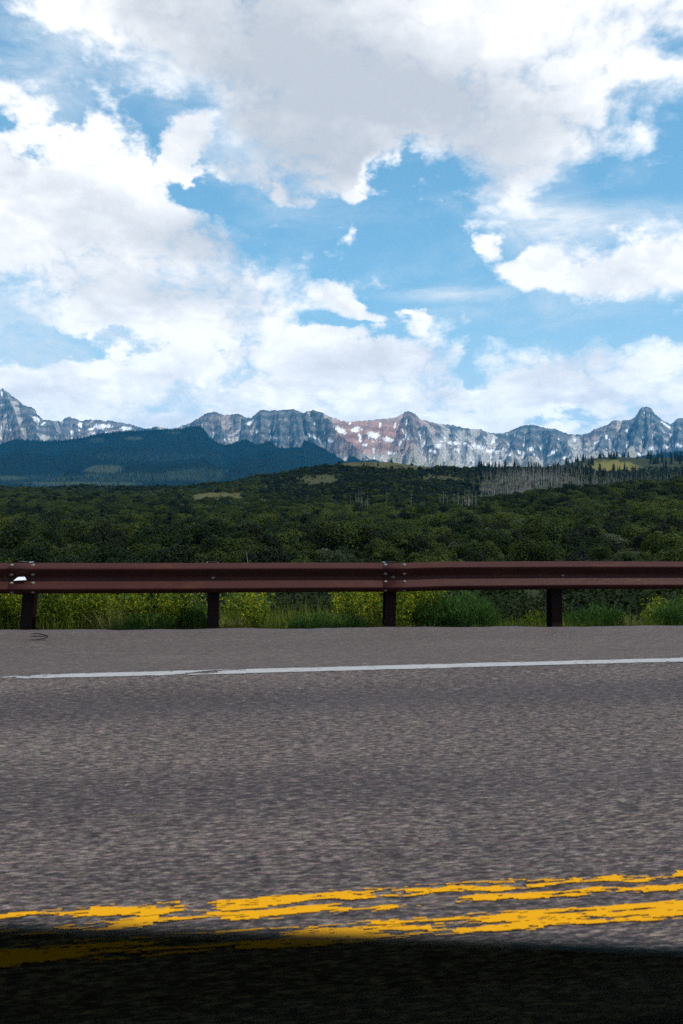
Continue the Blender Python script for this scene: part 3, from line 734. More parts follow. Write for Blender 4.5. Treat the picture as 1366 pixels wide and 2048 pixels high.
    sn = np.full(h.shape, -1.0)
    for (cx, cy, rx, ry, ro) in DRIFT:
        co, si = math.cos(R(ro)), math.sin(R(ro))
        a = ((PX - cx) * co + (py - cy) * si) / (rx * 0.95); b = (-(PX - cx) * si + (py - cy) * co) / (ry * 0.95)
        sn = np.maximum(sn, 1 - np.hypot(a, b))
    amount = 0.10 + 0.12 * sstep(np.abs(PX - 735), 120, 60) + 0.16 * sstep(np.abs(PX - 930), 120, 60) + 0.16 * sstep(np.abs(PX - 205), 90, 50) + 0.06 * sstep(np.abs(PX - 1060), 80, 30) - 0.05 * sstep(np.abs(PX - 560), 90, 50)
    streak = cavn * 0.6 + 0.9 * fbm((PX + py * 0.5) / 9, (py - 0.4 * PX) / 14, 93, 5, 0.62) + amount - 0.77 - 0.9 * sstep(np.abs(Tc - 0.68), 0.24, 0.36)
    snow = np.maximum(sstep(sn + 1.15 * nz - 0.08, 0.0, 0.16) * (sn > -0.6), sstep(streak, 0.0, 0.08))
    C = C + (np.array([0.86, 0.88, 0.90]) - C) * snow[..., None]
    V = np.stack([X.ravel(), D.ravel(), h.ravel()], 1)
    me = np_mesh('mountain', V, grid_faces(len(t), len(px)), M_ROCK, True, attrs={'tone': C.reshape(-1, 3)})
    tag(link('mountain_range', me), 'snow streaked grey and red rock peaks on the skyline', kind='structure')
build_mountain()

# ------------------------------------------------------------------ dark forested slopes in front of the peaks
TREELINE = [(-420, 890), (-200, 894), (-60, 892), (0, 888), (30, 879), (70, 881), (100, 882), (150, 878), (190, 869), (240, 863), (293, 860), (330, 858), (362, 857), (387, 852), (401, 851), (410, 862), (418, 874), (432, 884), (447, 890), (460, 889), (471, 885),
 (485, 880), (496, 879), (511, 890), (524, 887), (537, 881), (548, 890), (559, 897), (580, 895), (603, 894), (607, 880), (618, 884), (630, 888), (654, 901), (676, 914), (694, 925), (698, 910), (712, 915), (727, 924), (740, 920), (750, 919), (765, 928), (800, 940), (900, 950), (1050, 945), (1200, 930), (1290, 912), (1330, 906), (1366, 902), (1450, 892), (1600, 880), (1850, 880)]
def build_forest():
    P = np.array(TREELINE, float)
    px = np.arange(-400, 1830, 3.0)
    crest = np.interp(px, P[:, 0], P[:, 1]) + 1.0
    nt = 150
    t = np.concatenate([np.linspace(0, 1, nt), 1 + np.linspace(0.03, 0.35, 10)])
    T, PX = np.meshgrid(t, px, indexing='ij')
    Df, Dc = 2900.0, 6300.0 + 200 * fbm(px / 200, px * 0, 101, 2)
    D = Df + (Dc - Df) * T
    U = (PX - 683) / FPX; X = U * D
    zc = CAMH + (1024 - crest) * Dc / FPX; zf = CAMH + (1024 - 990) * Df / FPX
    Tc = np.clip(T, 0, 1)
    h = zf + (zc - zf) * (0.35 * Tc + 0.65 * Tc ** 1.7)
    sp = fbm(X / 700, D / 1400, 103, 4) * 0.6 + (ridged(X / 900, D / 2200, 105, 3) - 0.45)
    h = h + np.clip(4 * Tc * (1 - Tc), 0, 1) * sp * 130
    cap = CAMH + (zc - CAMH) / Dc * D * (0.97 - 0.06 * (1 - Tc))
    h = np.where(T < 0.99, np.minimum(h, cap), h)
    h = np.where(T > 1, zc - (T - 1) * 1400, h)
    py = 1024 - (h - CAMH) * FPX / D
    n = fbm(X / 160, D / 260, 107, 4)
    def ell(cx, cy, rx, ry, w=1.0):
        return w * sstep(np.hypot((PX - cx) / rx, (py - cy) / ry) + n * 0.5, 1.1, 0.75)
    mead = np.maximum.reduce([ell(208, 938, 46, 8, 0.8), ell(150, 968, 130, 4.5, 0.8), ell(265, 877, 20, 4, 0.7), ell(345, 864, 14, 5, 0.6), ell(20, 956, 36, 5, 0.7), ell(195, 880, 14, 6, 0.5)])
    aspen = np.maximum.reduce([ell(385, 950, 75, 14, 0.8), ell(260, 955, 150, 10, 0.6), ell(100, 958, 140, 10, 0.5), ell(300, 915, 120, 10, 0.25)])
    C = np.empty(h.shape + (3,)); C[:] = (0.005, 0.011, 0.009)
    C = C + (np.array([0.024, 0.036, 0.020]) - C) * (aspen * np.clip(0.6 + n, 0, 1))[..., None]
    C = C + (np.array([0.040, 0.052, 0.024]) - C) * mead[..., None]
    V = np.stack([X.ravel(), D.ravel(), h.ravel()], 1)
    me = np_mesh('forest_slope', V, grid_faces(len(t), len(px)), M_FARFOREST, True, attrs={'tone': C.reshape(-1, 3)})
    tag(link('forested_mountainside', me), 'dark blue conifer slopes below the rock peaks', kind='structure')
    # the conifers on it, one mass of small pointed crowns
    r2 = np.random.default_rng(77)
    N = 52000
    q = r2.uniform(-90, 1460, N); tt = 1 - r2.uniform(0, 1, N) ** 1.25
    tt = np.where(r2.random(N) < 0.12, r2.uniform(0.97, 1.0, N), tt)
    ci = (q - px[0]) / 3.0; ri = tt * (nt - 1)
    def samp(A):
        i = np.clip(ri.astype(int), 0, nt - 2); j = np.clip(ci.astype(int), 0, len(px) - 2)
        fi = (ri - i); fj = ci - j
        return (A[i, j] * (1 - fi) * (1 - fj) + A[i + 1, j] * fi * (1 - fj) + A[i, j + 1] * (1 - fi) * fj + A[i + 1, j + 1] * fi * fj)
    x, y, z, me_, as_ = samp(X), samp(D), samp(h), samp(mead), samp(aspen)
    keep = r2.random(N) > np.clip(me_ * 1.3, 0, 0.97)
    x, y, z, as_ = x[keep], y[keep], z[keep], as_[keep]
    N = len(x)
    ht = r2.uniform(8, 19, N) * np.where(r2.random(N) < as_, 0.75, 1.0); rad = ht * r2.uniform(0.16, 0.24, N)
    asp = r2.random(N) < as_ * 0.75
    col = np.where(asp[:, None], np.array([[0.030, 0.045, 0.022]]), np.array([[0.004, 0.010, 0.008]])) * r2.uniform(0.6, 1.5, (N, 1))
    a0 = r2.uniform(0, 6.28, N)
    V = np.empty((N, 5, 3), np.float32)
    for k in range(4):
        a = a0 + k * math.pi / 2
        V[:, k, 0] = x + rad * np.cos(a); V[:, k, 1] = y + rad * np.sin(a); V[:, k, 2] = z - 2
    V[:, 4, 0] = x; V[:, 4, 1] = y; V[:, 4, 2] = z + ht
    b = np.arange(N)[:, None] * 5
    F = np.concatenate([b + np.array([[k, (k + 1) % 4, 4]]) for k in range(4)], 0)
    me = np_mesh('forest', V.reshape(-1, 3), F, M_FARTREE, attrs={'tone': np.repeat(col, 5, 0)})
    tag(link('distant_forest', me), 'far mass of dark conifers covering the mountainside', kind='stuff')
build_forest()

# ------------------------------------------------------------------ plant builders
def leaf_quads(C, Nrm, size, r, aspect=0.6, jitter=0.5):
    """quads around centres C, facing roughly Nrm"""
    n = len(C)
    Nn = Nrm + r.normal(0, jitter, (n, 3)); Nn /= np.linalg.norm(Nn, axis=1, keepdims=True) + 1e-9
    up = r.normal(0, 1, (n, 3))
    T = np.cross(Nn, up); T /= np.linalg.norm(T, axis=1, keepdims=True) + 1e-9
    B = np.cross(Nn, T)
    s = (size * r.uniform(0.6, 1.4, n))[:, None]
    V = np.stack([C - T * s, C + B * s * aspect, C + T * s, C - B * s * aspect], 1)
    return V.reshape(-1, 3)
def shrub_crown(seed, rx, rz, nl, nleaf, leaf, material, name='crown', flat=0.0):
    r = np.random.default_rng(seed)
    lobes = []
    for i in range(nl):
        a = r.uniform(0, 6.28); q = math.sqrt(r.uniform(0, 1)) * rx * 0.72
        hh = rz * (0.30 + 0.52 * r.uniform(0.2, 1) * (1 - 0.55 * (q / rx) ** 2))
        lobes.append((q * math.cos(a), q * math.sin(a), hh, rx * r.uniform(0.26, 0.46), rz * r.uniform(0.22, 0.36)))
    Cs, Ns = [], []
    per = nleaf // nl
    for (lx, ly, lz, lr, lh) in lobes:
        d = r.normal(0, 1, (per, 3)); d /= np.linalg.norm(d, axis=1, keepdims=True)
        d[:, 2] = np.where(d[:, 2] < -0.35, -d[:, 2], d[:, 2])
        k = r.uniform(0.72, 1.06, (per, 1))
        c = np.array([lx, ly, lz]) + d * k * np.array([lr, lr, lh])
        Cs.append(c); Ns.append(d + np.array([0, 0, 0.15]))
    # skirt down to the ground
    m = nleaf // 6
    a = r.uniform(0, 6.28, m); q = rx * r.uniform(0.55, 0.95, m)
    Cs.append(np.stack([q * np.cos(a), q * np.sin(a), rz * r.uniform(0.02, 0.45, m)], 1)); Ns.append(np.stack([np.cos(a), np.sin(a), a * 0 + 0.3], 1))
    C = np.concatenate(Cs); Nn = np.concatenate(Ns)
    C[:, 2] = np.maximum(C[:, 2], 0.05)
    V = leaf_quads(C, Nn, leaf, r)
    return np_mesh(name, V, np.arange(len(V)).reshape(-1, 4), material)
def stems_mesh(seed, rx, rz, n, rad, material, name='stem'):
    r = random.Random(seed); mb = MB()
    for i in range(n):
        a = r.uniform(0, 6.28); q = rx * r.uniform(0.1, 0.5)
        mb.tube([(0.1 * math.cos(a), 0.1 * math.sin(a), -0.3), (q * 0.5 * math.cos(a), q * 0.5 * math.sin(a), rz * 0.35), (q * math.cos(a), q * math.sin(a), rz * 0.75)], [rad, rad * 0.7, rad * 0.3], 4, False)
    return mb.mesh(name, material)
OAKS = []
for k in range(7):
    mtl = [M_OAK, M_OAK, M_OAK, M_OAK, M_SAGE, M_DARK, M_OAK][k]
    rx, rz = [(2.3, 2.9), (2.7, 3.2), (2.0, 2.4), (3.0, 3.6), (1.9, 2.0), (2.3, 3.2), (2.5, 2.6)][k]
    OAKS.append((shrub_crown(200 + k, rx, rz, 17, 2600, 0.115, mtl), stems_mesh(300 + k, rx, rz, 5, 0.06, M_BARK), rx, rz))

def tree_mesh_conifer(seed, H, Rb, material):
    r = np.random.default_rng(seed)
    C, N_ = [], []
    n = 420
    h = 1 - np.sqrt(r.uniform(0, 1, n)); h = 0.10 + 0.90 * h
    a = r.uniform(0, 6.28, n)
    rad = Rb * (1 - h) ** 0.85 * r.uniform(0.35, 1.08, n) * (0.75 + 0.3 * np.sin(h * 42)) + 0.05
    C = np.stack([rad * np.cos(a), rad * np.sin(a), H * h - rad * 0.18], 1)
    out = np.stack([np.cos(a), np.sin(a), a * 0 + 0.9], 1)
    V = leaf_quads(C, out, H * 0.042, r, 0.55, 0.5)
    return np_mesh('crown', V, np.arange(len(V)).reshape(-1, 4), material)
def trunk_mesh(seed, H, r0, material, lean=0.03, branches=0, fork=0.0, name='trunk'):
    r = random.Random(seed); mb = MB()
    lx, ly = r.uniform(-lean, lean) * H, r.uniform(-lean, lean) * H
    pts = [(lx * q * q + 0.01 * H * math.sin(9 * q + seed), ly * q * q, H * q - 0.3 * (q == 0)) for q in (0, 0.2, 0.45, 0.7, 1.0)]
    mb.tube(pts, [r0, r0 * 0.85, r0 * 0.65, r0 * 0.42, r0 * 0.12], 5, False)
    for i in range(branches):
        q = r.uniform(0.3, 0.92); a = r.uniform(0, 6.28); L = H * r.uniform(0.08, 0.22) * (1.2 - q)
        b0 = Vector((lx * q * q, ly * q * q, H * q)); b1 = b0 + Vector((math.cos(a) * L, math.sin(a) * L, L * r.uniform(0.5, 1.3)))
        mb.tube([b0, (b0 + b1) / 2 + Vector((0, 0, -L * 0.06)), b1], [r0 * 0.30, r0 * 0.22, r0 * 0.08], 3, False)
    return mb.mesh(name, material)

def place(name, crown, stem, loc, rz, sc, label, cat, group, stem_name='stem', crown_name='crown'):
    o = empty(name, loc, rz); o.scale = sc if isinstance(sc, tuple) else (sc, sc, sc)
    tag(o, label, cat, group)
    if crown: link(crown_name, crown, o)
    if stem: link(stem_name, stem, o)
    return o

# ------------------------------------------------------------------ oak brush over the valley and hills
def build_shrubs():
    r = np.random.default_rng(404)
    pts = []
    # jittered lattices, coarser with distance
    for (y0, y1, sp) in ((40, 240, 4.6), (240, 480, 4.8), (480, 1120, 4.2)):
        ys = np.arange(y0, y1, sp * 0.9)
        for yy in ys:
            w = yy * 0.55 + 6
            xs = np.arange(-w, w, sp)
            n = len(xs)
            pts.append(np.stack([xs + r.uniform(-0.55, 0.55, n) * sp, yy + r.uniform(-0.55, 0.55, n) * sp], 1))
    Pt = np.concatenate(pts)
    x, y = Pt[:, 0], Pt[:, 1]
    z = terrain(x, y)
    px = 683 + FPX * x / y; py = 1024 - (z - CAMH) * FPX / y
    mead = meadow_mask(x, y)
    pn = fbm(x / 35, y / 35, 120, 3)
    keep = (mead + 0.40 * r.random(len(x)) < 0.55) | (r.random(len(x)) < 0.12) & ((pn > -0.36) | (r.random(len(x)) < 0.25))
    # aspen stand, conifer rows and far meadow are kept clear of brush
    keep &= ~((px > 955) & (px < 1160) & (y > 500) & (y < 860) & (r.random(len(x)) < 0.75))
    keep &= ~((px > 1150) & (y > 900) & (r.random(len(x)) < 0.85))
    s, d = road_sd(x, y)
    keep &= d > 30
    # nothing near the rail may stand taller than the sight line over it
    sc = r.uniform(0.72, 1.42, len(x)) * (1 + 0.55 * fbm(x / 28, y / 28, 122, 3))
    ramp = np.clip(0.50 + (y - 40) / 150, 0.45, 1.0)
    sc = sc * ramp
    small = (r.random(len(x)) < 0.22) | (mead > 0.2)
    sc = np.where(small, sc * 0.6, sc) * np.where(mead > 0.35, 0.6, 1.0)
    var = r.choice(7, len(x), p=[0.2, 0.18, 0.14, 0.12, 0.11, 0.13, 0.12])
    hill = (y > 470) & (px > 520) & (px < 965)
    var = np.where(hill & (r.random(len(x)) < 0.5), 5, var)  # cloud shade on the round hill put into colour by extra dark-leaved shrubs
    sc = np.where(y > 450, sc * 0.78, sc)
    x, y, z, sc, var, px, py = [q[keep] for q in (x, y, z, sc, var, px, py)]
    rz = np.array([OAKS[v][3] for v in var]) * sc; rx = np.array([OAKS[v][2] for v in var]) * sc
    top = 1024 - (z + rz - CAMH) * FPX / y
    # individuals: the 300 that show largest (visible above the rail, or in the gap below it)
    vis = (px > -40) & (px < 1406) & (((top < 1112)) | ((y < 45) & (top < 1245) & (top > 1150)))
    # hidden behind the next shrub row: approximate by keeping those whose top rises above the local mask
    size = rx * rz / y ** 2
    order = np.argsort(np.where(vis, -size, 1))[:290]
    isind = np.zeros(len(x), bool); isind[order] = True
    zone = lambda a, b: (a, b)
    nm = {0: 'olive', 1: 'rounded green', 2: 'low green', 3: 'tall green', 4: 'grey green', 5: 'dark green', 6: 'broad green'}
    r3 = random.Random(9)
    q_near, q_far = np.percentile(y[order], [33, 66])
    for i in order:
        q, yy = px[i], y[i]
        cols = ['left of the first post', 'between first and second posts', 'between second and third posts', 'between third and fourth posts', 'right of the fourth post']
        ci = int(np.searchsorted([54, 420, 775, 1107], q))
        dep = 'in the front row' if yy < q_near else ('in the middle rows' if yy < q_far else 'in the back rows')
        where = f'{dep} over the rail {cols[ci]}'
        kind = 'sagebrush shrub' if var[i] == 4 else ('juniper shrub' if var[i] == 5 else 'oak shrub')
        lab = f'{nm[int(var[i])]} {kind} {where}'
        place('sage_shrub' if var[i] == 4 else ('juniper_shrub' if var[i] == 5 else 'oak_shrub'), OAKS[var[i]][0], OAKS[var[i]][1], (x[i], y[i], z[i] - 0.1), r3.uniform(0, 6.28), float(sc[i]),
              lab, 'shrub', f'{nm[int(var[i])]} shrubs {where}')
    # the rest: one mass, instanced by geometry nodes
    rest = ~isind
    x, y, z, sc, var = [q[rest] for q in (x, y, z, sc, var)]
    V = np.stack([x, y, z - 0.1], 1).astype(np.float32)
    me = bpy.data.meshes.new('oak_brush'); me.vertices.add(len(V)); me.vertices.foreach_set('co', V.ravel())
    for nm_, arr, tp in (('sc', sc, 'FLOAT'), ('rot', r.uniform(0, 6.28, len(x)), 'FLOAT'), ('var', var, 'INT')):
        at = me.attributes.new(nm_, tp, 'POINT'); at.data.foreach_set('value', np.asarray(arr, np.float32 if tp == 'FLOAT' else np.int32))
    o = tag(link('oak_brush', me), 'dense dark green oak brush covering the valley and hills', kind='stuff')
    ng = bpy.data.node_groups.new('scatter_brush', 'GeometryNodeTree')
    ng.interface.new_socket('Geometry', in_out='INPUT', socket_type='NodeSocketGeometry')
    ng.interface.new_socket('Geometry', in_out='OUTPUT', socket_type='NodeSocketGeometry')
    nd = ng.nodes; gi = nd.new('NodeGroupInput'); go = nd.new('NodeGroupOutput')
    join = nd.new('GeometryNodeJoinGeometry')
    va = nd.new('GeometryNodeInputNamedAttribute'); va.data_type = 'INT'; va.inputs[0].default_value = 'var'
    ra = nd.new('GeometryNodeInputNamedAttribute'); ra.data_type = 'FLOAT'; ra.inputs[0].default_value = 'rot'
    sa = nd.new('GeometryNodeInputNamedAttribute'); sa.data_type = 'FLOAT'; sa.inputs[0].default_value = 'sc'
    cx = nd.new('ShaderNodeCombineXYZ'); ng.links.new(ra.outputs[0], cx.inputs[2])
    e2r = nd.new('FunctionNodeEulerToRotation'); ng.links.new(cx.outputs[0], e2r.inputs[0])
    src = []
    for k in range(7):
        so = bpy.data.objects.new('brush_source', OAKS[k][0])     # only a data source for the scatter, never linked to the scene
        src.append(so)
        oi = nd.new('GeometryNodeObjectInfo'); oi.inputs[0].default_value = so; oi.inputs[1].default_value = True
        cmp = nd.new('FunctionNodeCompare'); cmp.data_type = 'INT'; cmp.operation = 'EQUAL'
        ng.links.new(va.outputs[0], cmp.inputs[2]); cmp.inputs[3].default_value = k
        ip = nd.new('GeometryNodeInstanceOnPoints')
        ng.links.new(gi.outputs[0], ip.inputs['Points']); ng.links.new(cmp.outputs[0], ip.inputs['Selection'])
        ng.links.new(oi.outputs['Geometry'], ip.inputs['Instance'])
        ng.links.new(e2r.outputs[0], ip.inputs['Rotation']); ng.links.new(sa.outputs[0], ip.inputs['Scale'])
        ng.links.new(ip.outputs[0], join.inputs[0])
    ng.links.new(join.outputs[0], go.inputs[0])
    md = o.modifiers.new('scatter', 'NODES'); md.node_group = ng
    print('SHRUBS', len(x), 'individual', len(order))
build_shrubs()

# ------------------------------------------------------------------ trees on the hills
CON = [(tree_mesh_conifer(500 + k, 14, 3.0 + 0.3 * k, M_CONIFER), trunk_mesh(510 + k, 13, 0.22, M_BARK)) for k in range(4)]
ASP = [trunk_mesh(520 + k, 13, 0.13, M_PALEBARK, 0.05, 12) for k in range(6)]
def sparse_crown(seed, H):
    r = np.random.default_rng(seed); n = 46
    h = r.uniform(0.45, 1.0, n); a = r.uniform(0, 6.28, n); q = r.uniform(0.1, 1.1, n) * (1.25 - h)
    C = np.stack([q * 1.6 * np.cos(a), q * 1.6 * np.sin(a), H * h], 1)
    V = leaf_quads(C, r.normal(0, 1, (n, 3)), 0.22, r)
    return np_mesh('crown', V, np.arange(len(V)).reshape(-1, 4), M_DARK)
SPC = [sparse_crown(530 + k, 13) for k in range(4)]
def build_trees():
    r = random.Random(33)
    nA = nC = 0
    # conifers standing along the top of the pale aspen wood
    def zc(q): return ('above the left end of the bare aspen wood' if q < 1040 else 'above the right end of the bare aspen wood' if q < 1160 else 'below the sunlit meadow' if q < 1265 else 'at the right edge of the hills')
    def za(q, yy): return ('left end' if q < 1020 else 'middle' if q < 1085 else 'right end') + (' and lower part' if yy < 700 else ' and upper part') + ' of the bare wood'
    while nC < 250:
        q = r.uniform(950, 1390); yy = r.uniform(810, 900) if q < 1180 else r.uniform(740, 960)
        X = (q - 683) / FPX * yy; z = terr(X, yy)
        k = r.randrange(4)
        place('conifer_tree', CON[k][0], CON[k][1], (X, yy, z - 0.2), r.uniform(0, 6.28), r.uniform(0.42, 0.95), 'dark conifer in the row ' + zc(q), 'tree', 'dark conifers in the row ' + zc(q), 'trunk'); nC += 1
    # conifers on the far hill behind the sunlit meadow
    G2 = 'conifers on the far hill beyond the sunlit meadow'
    nC = 0
    while nC < 90:
        q = r.uniform(1130, 1400); yy = r.uniform(1200, 1640)
        X = (q - 683) / FPX * yy; z = terr(X, yy)
        if meadow_mask(np.array([X]), np.array([yy]))[0] > 0.3 and r.random() < 0.93: nC += 0.2; continue
        k = r.randrange(4)
        place('conifer_tree', CON[k][0], CON[k][1], (X, yy, z - 0.2), r.uniform(0, 6.28), r.uniform(0.7, 1.2), 'small conifer on the far hill beyond the sunlit meadow', 'tree', G2, 'trunk'); nC += 1
    # bare pale aspens
    while nA < 290:
        q = r.uniform(962, 1150) if r.random() < 0.82 else r.uniform(1150, 1370)
        yy = r.uniform(560, 850)
        if r.random() > 1.15 - abs(q - 1050) / 260: continue
        X = (q - 683) / FPX * yy; z = terr(X, yy); k = r.randrange(6)
        place('aspen_tree', SPC[r.randrange(4)] if r.random() < 0.35 else None, ASP[k], (X, yy, z - 0.2), r.uniform(0, 6.28), (r.uniform(0.8, 1.3), r.uniform(0.8, 1.3), r.uniform(0.55, 1.0)), 'bare pale aspen in the ' + za(q, yy), 'tree', 'bare pale aspens in the ' + za(q, yy), 'trunk'); nA += 1
    # the many thinner trunks behind them, one mass
    q = np.random.default_rng(61); n = 950
    yy = q.uniform(565, 850, n); qx = np.where(q.random(n) < 0.66, 1052 + q.normal(0, 46, n) + (yy - 700) * 0.10, q.uniform(1100, 1372, n))
    ok = (fbm(qx / 16, yy / 70, 140, 3) > -0.22) & (qx > 945); qx, yy = qx[ok], yy[ok]; n = len(qx)
    X = (qx - 683) / FPX * yy; zz = terrain(X, yy); hh = q.uniform(5, 12, n); rr = q.uniform(0.07, 0.16, n)
    lx = q.normal(0, 0.05, n) * hh
    V = np.empty((n, 6, 3)); 
    for k in range(3):
        a = k * 2.094
        V[:, k] = np.stack([X + rr * math.cos(a), yy + rr * math.sin(a), zz - 0.3], 1)
        V[:, k + 3] = np.stack([X + lx + rr * 0.35 * math.cos(a), yy + rr * 0.35 * math.sin(a), zz + hh], 1)
    i = np.arange(n)[:, None] * 6
    F = np.concatenate([i + np.array([[k, (k + 1) % 3, (k + 1) % 3 + 3, k + 3]]) for k in range(3)], 0)
    tag(link('aspen_wood', np_mesh('aspen_wood', V.reshape(-1, 3), F, M_PALEBARK)), 'grey mass of thin bare aspen trunks below the conifers', kind='stuff')
    # a thin line of dead aspens on the near hill foot
    G4 = 'dead pale aspens in a thin line at the foot of the round hill'
    for i in range(46):
        q = r.choice([r.uniform(700, 735), r.uniform(760, 965), r.uniform(880, 960), r.uniform(905, 960)])
        p = ground_at(q, r.uniform(1016, 1026), 150)
        if p is None: continue
        place('aspen_tree', None, ASP[r.randrange(6)], (p[0], p[1], p[2] - 0.2), r.uniform(0, 6.28), (0.55, 0.55, r.uniform(0.35, 0.75)), 'dead pale aspen in the thin line at the foot of the round hill', 'tree', G4, 'trunk')
    # single trees that stand out
    singles = [(1020, 1090, 4, 'large dark round juniper standing out among the oak brush'), (85, 1086, 3.0, 'dark pointed juniper in the brush near the left end of the guardrail'),
               (205, 1055, 2.4, 'dark conifer in the brush left of the valley'), (340, 1070, 2.4, 'dark feathery conifer in the brush behind the guardrail')]
    for (q, py_, k_, lab) in singles:
        p = ground_at(q, py_, 60)
        big = k_ == 4
        place('juniper_tree', CON[1][0] if not big else OAKS[5][0], CON[1][1] if not big else OAKS[5][1], (p[0], p[1], p[2] - 0.2), 0.5, (0.42 * p[1] / 150,) * 3 if not big else (1.05 * p[1] / 130,) * 3, lab, 'tree', None, 'trunk')
    # dark trees dotted on the round hill
    G5 = 'dark small conifers scattered on the flank of the round hill'
    for i in range(42):
        q = r.uniform(690, 880) if r.random() < 0.8 else r.uniform(880, 960); py_ = r.uniform(932, 968)
        p = ground_at(q, py_, 300)
        if p is None: continue
        k = r.randrange(4); s = r.uniform(0.25, 0.48)
        place('conifer_tree', CON[k][0], CON[k][1], (p[0], p[1], p[2] - 0.2), r.uniform(0, 6.28), (s * 1.3, s * 1.3, s), 'dark small conifer on the flank of the round hill', 'tree', G5, 'trunk')
build_trees()

# ------------------------------------------------------------------ guardrail
POST_S0 = road_sd(-3.264, 8.265)[0]
RAIL_D = 8.40                              # plane of the beam's back; it bulges towards the road
def rail_top(s):
    return 0.668 - 0.0078 * s + 0.014 * float(sstep(s, 1.75, 2.25))
PROF = [(0.311, 0.0), (0.306, 0.010), (0.276, 0.066), (0.267, 0.079), (0.258, 0.084), (0.248, 0.081), (0.236, 0.072), (0.182, 0.014), (0.160, 0.004), (0.142, 0.010), (0.074, 0.072), (0.063, 0.081), (0.054, 0.084), (0.045, 0.079), (0.035, 0.066), (0.005, 0.010), (0.0, 0.0)]
def build_guardrail():
    root = empty('guardrail', rw(0, RAIL_D, -0.05), ROAD_A)
    tag(root, 'rust brown steel guardrail on dark posts along the road edge', 'guardrail')
    inv = root.location
    def loc(s, d, z): return (s, d - RAIL_D, z + 0.05)          # road frame -> guardrail local
    panels = [POST_S0 - 0.11 + 3.81 * k for k in range(-4, 6)]
    for ip, s0 in enumerate(panels):
        s1 = s0 + 3.81 + 0.30                                    # laps over the next panel
        ss = np.linspace(s0, s1, 18)
        V = []; F = []
        off = 0.0
        n = len(PROF)
        for i, s in enumerate(ss):
            lap = 0.004 if s - s0 < 0.33 else 0.0                # this end sits outside its neighbour
            for (hh, out) in PROF:
                zt = rail_top(s) - 0.311 + hh + 0.0015 * math.sin(s * 2.1)
                V.append(loc(s, RAIL_D - out - 0.004 * (i < 3) , zt))
        for i in range(len(ss) - 1):
            for j in range(n - 1):
                F.append((i * n + j, i * n + j + 1, (i + 1) * n + j + 1, (i + 1) * n + j))
        me = bpy.data.meshes.new('rail_panel'); me.from_pydata(V, [], F); me.materials.append(M_RAIL)
        bm = bmesh.new(); bm.from_mesh(me); bmesh.ops.recalc_face_normals(bm, faces=bm.faces)
        bmesh.ops.solidify(bm, geom=list(bm.faces), thickness=0.003)
        for f in bm.faces: f.smooth = True
        bm.to_mesh(me); bm.free()
        pan = link('rail_panel', me, root)
        # splice bolts: four pairs in the flanks, one post bolt in the valley
        for so in (0.03, 0.235):
            for (hh, out) in ((0.290, 0.036), (0.197, 0.042), (0.112, 0.042), (0.021, 0.036)):
                b = link('bolt', BOLT, pan, loc(s0 + so, RAIL_D - out - 0.004, rail_top(s0 + so) - 0.311 + hh))
                up = hh in (0.290, 0.112)
                b.rotation_euler = (R(90 - (52 if up else -52)), 0, 0)
        for so in (0.12, 0.12 + 1.905):
            link('bolt', BOLT, pan, loc(s0 + so, RAIL_D - 0.010, rail_top(s0 + so) - 0.311 + 0.1555)).rotation_euler = (R(90), 0, 0)
    for k in range(-8, 13):
        s = POST_S0 + 1.905 * k
        d = 8.60; zt = rail_top(s) - 0.004 - (0.02 if k == 3 else 0); zb = float(edge_z(s)) - 0.9
        mb = MB()
        hgt = zt - zb; zc = (zt + zb) / 2
        mb.box((0, -0.076, 0), (0.118, 0.008, hgt)); mb.box((0, 0.076, 0), (0.118, 0.008, hgt)); mb.box((0, 0, 0), (0.008, 0.1435, hgt))
        p = link('post', mb.mesh('post', M_POST), root, loc(s, d, zc))
        p.rotation_euler = (0, R([1.2, 5.0, 1.0, 1.8, -0.3][k + 1] if -1 <= k <= 3 else 1.0), 0)
        if k in (0, 1, 2): p.location.x += 0.0
        mb = MB(); mb.box((0, 0, 0), (0.10, 0.10, 0.33))
        link('blockout', mb.mesh('blockout', M_POST, bevel=0.004), root, loc(s, d - 0.134, rail_top(s) - 0.155))
        mb = MB(); mb.box((0, 0, 0), (0.125, 0.172, 0.005))
        if k in (0, 1, 2): link('post_cap', mb.mesh('post_cap', M_CAP), root, loc(s, d - 0.01, zt - 0.010 + (0.006 if k == 0 else 0))).rotation_euler = (R(4), R(3), 0)
    # reflector tab in the valley of the beam
    s = POST_S0 + 0.005
    mb = MB()
    V = [(-0.062, 0, -0.016), (0.062, 0, -0.010), (0.040, 0.018, 0.022), (-0.022, 0.018, 0.020)]
    W = [(x, y + 0.004, z - 0.004) for x, y, z in V]
    mb.add(V + W, [(0, 1, 2, 3), (7, 6, 5, 4), (0, 4, 5, 1), (1, 5, 6, 2), (2, 6, 7, 3), (3, 7, 4, 0)])
    link('reflector', mb.mesh('reflector', M_TAB), root, loc(s, RAIL_D - 0.065, rail_top(s) - 0.155))['label'] = 'white reflector tab'
def _bolt():
    V = []; F = []; n = 10
    for (r_, h_) in ((0.021, -0.004), (0.021, 0.004), (0.015, 0.011), (0.004, 0.014)):
        for k in range(n): V.append((r_ * math.cos(2 * math.pi * k / n), r_ * 0.72 * math.sin(2 * math.pi * k / n), h_))
    for i in range(3):
        for k in range(n): F.append((i * n + k, i * n + (k + 1) % n, (i + 1) * n + (k + 1) % n, (i + 1) * n + k))
    F.append(tuple(3 * n + k for k in range(n)))
    mb = MB(); mb.add(V, F); return mb.mesh('bolt', M_BOLT, True)
BOLT = _bolt()
M_CAP = m_simple('grey_blue_cap', (0.03, 0.035, 0.05), (0.06, 0.07, 0.09), 20.0, 0.35, 0.5, 0.3)
build_guardrail()

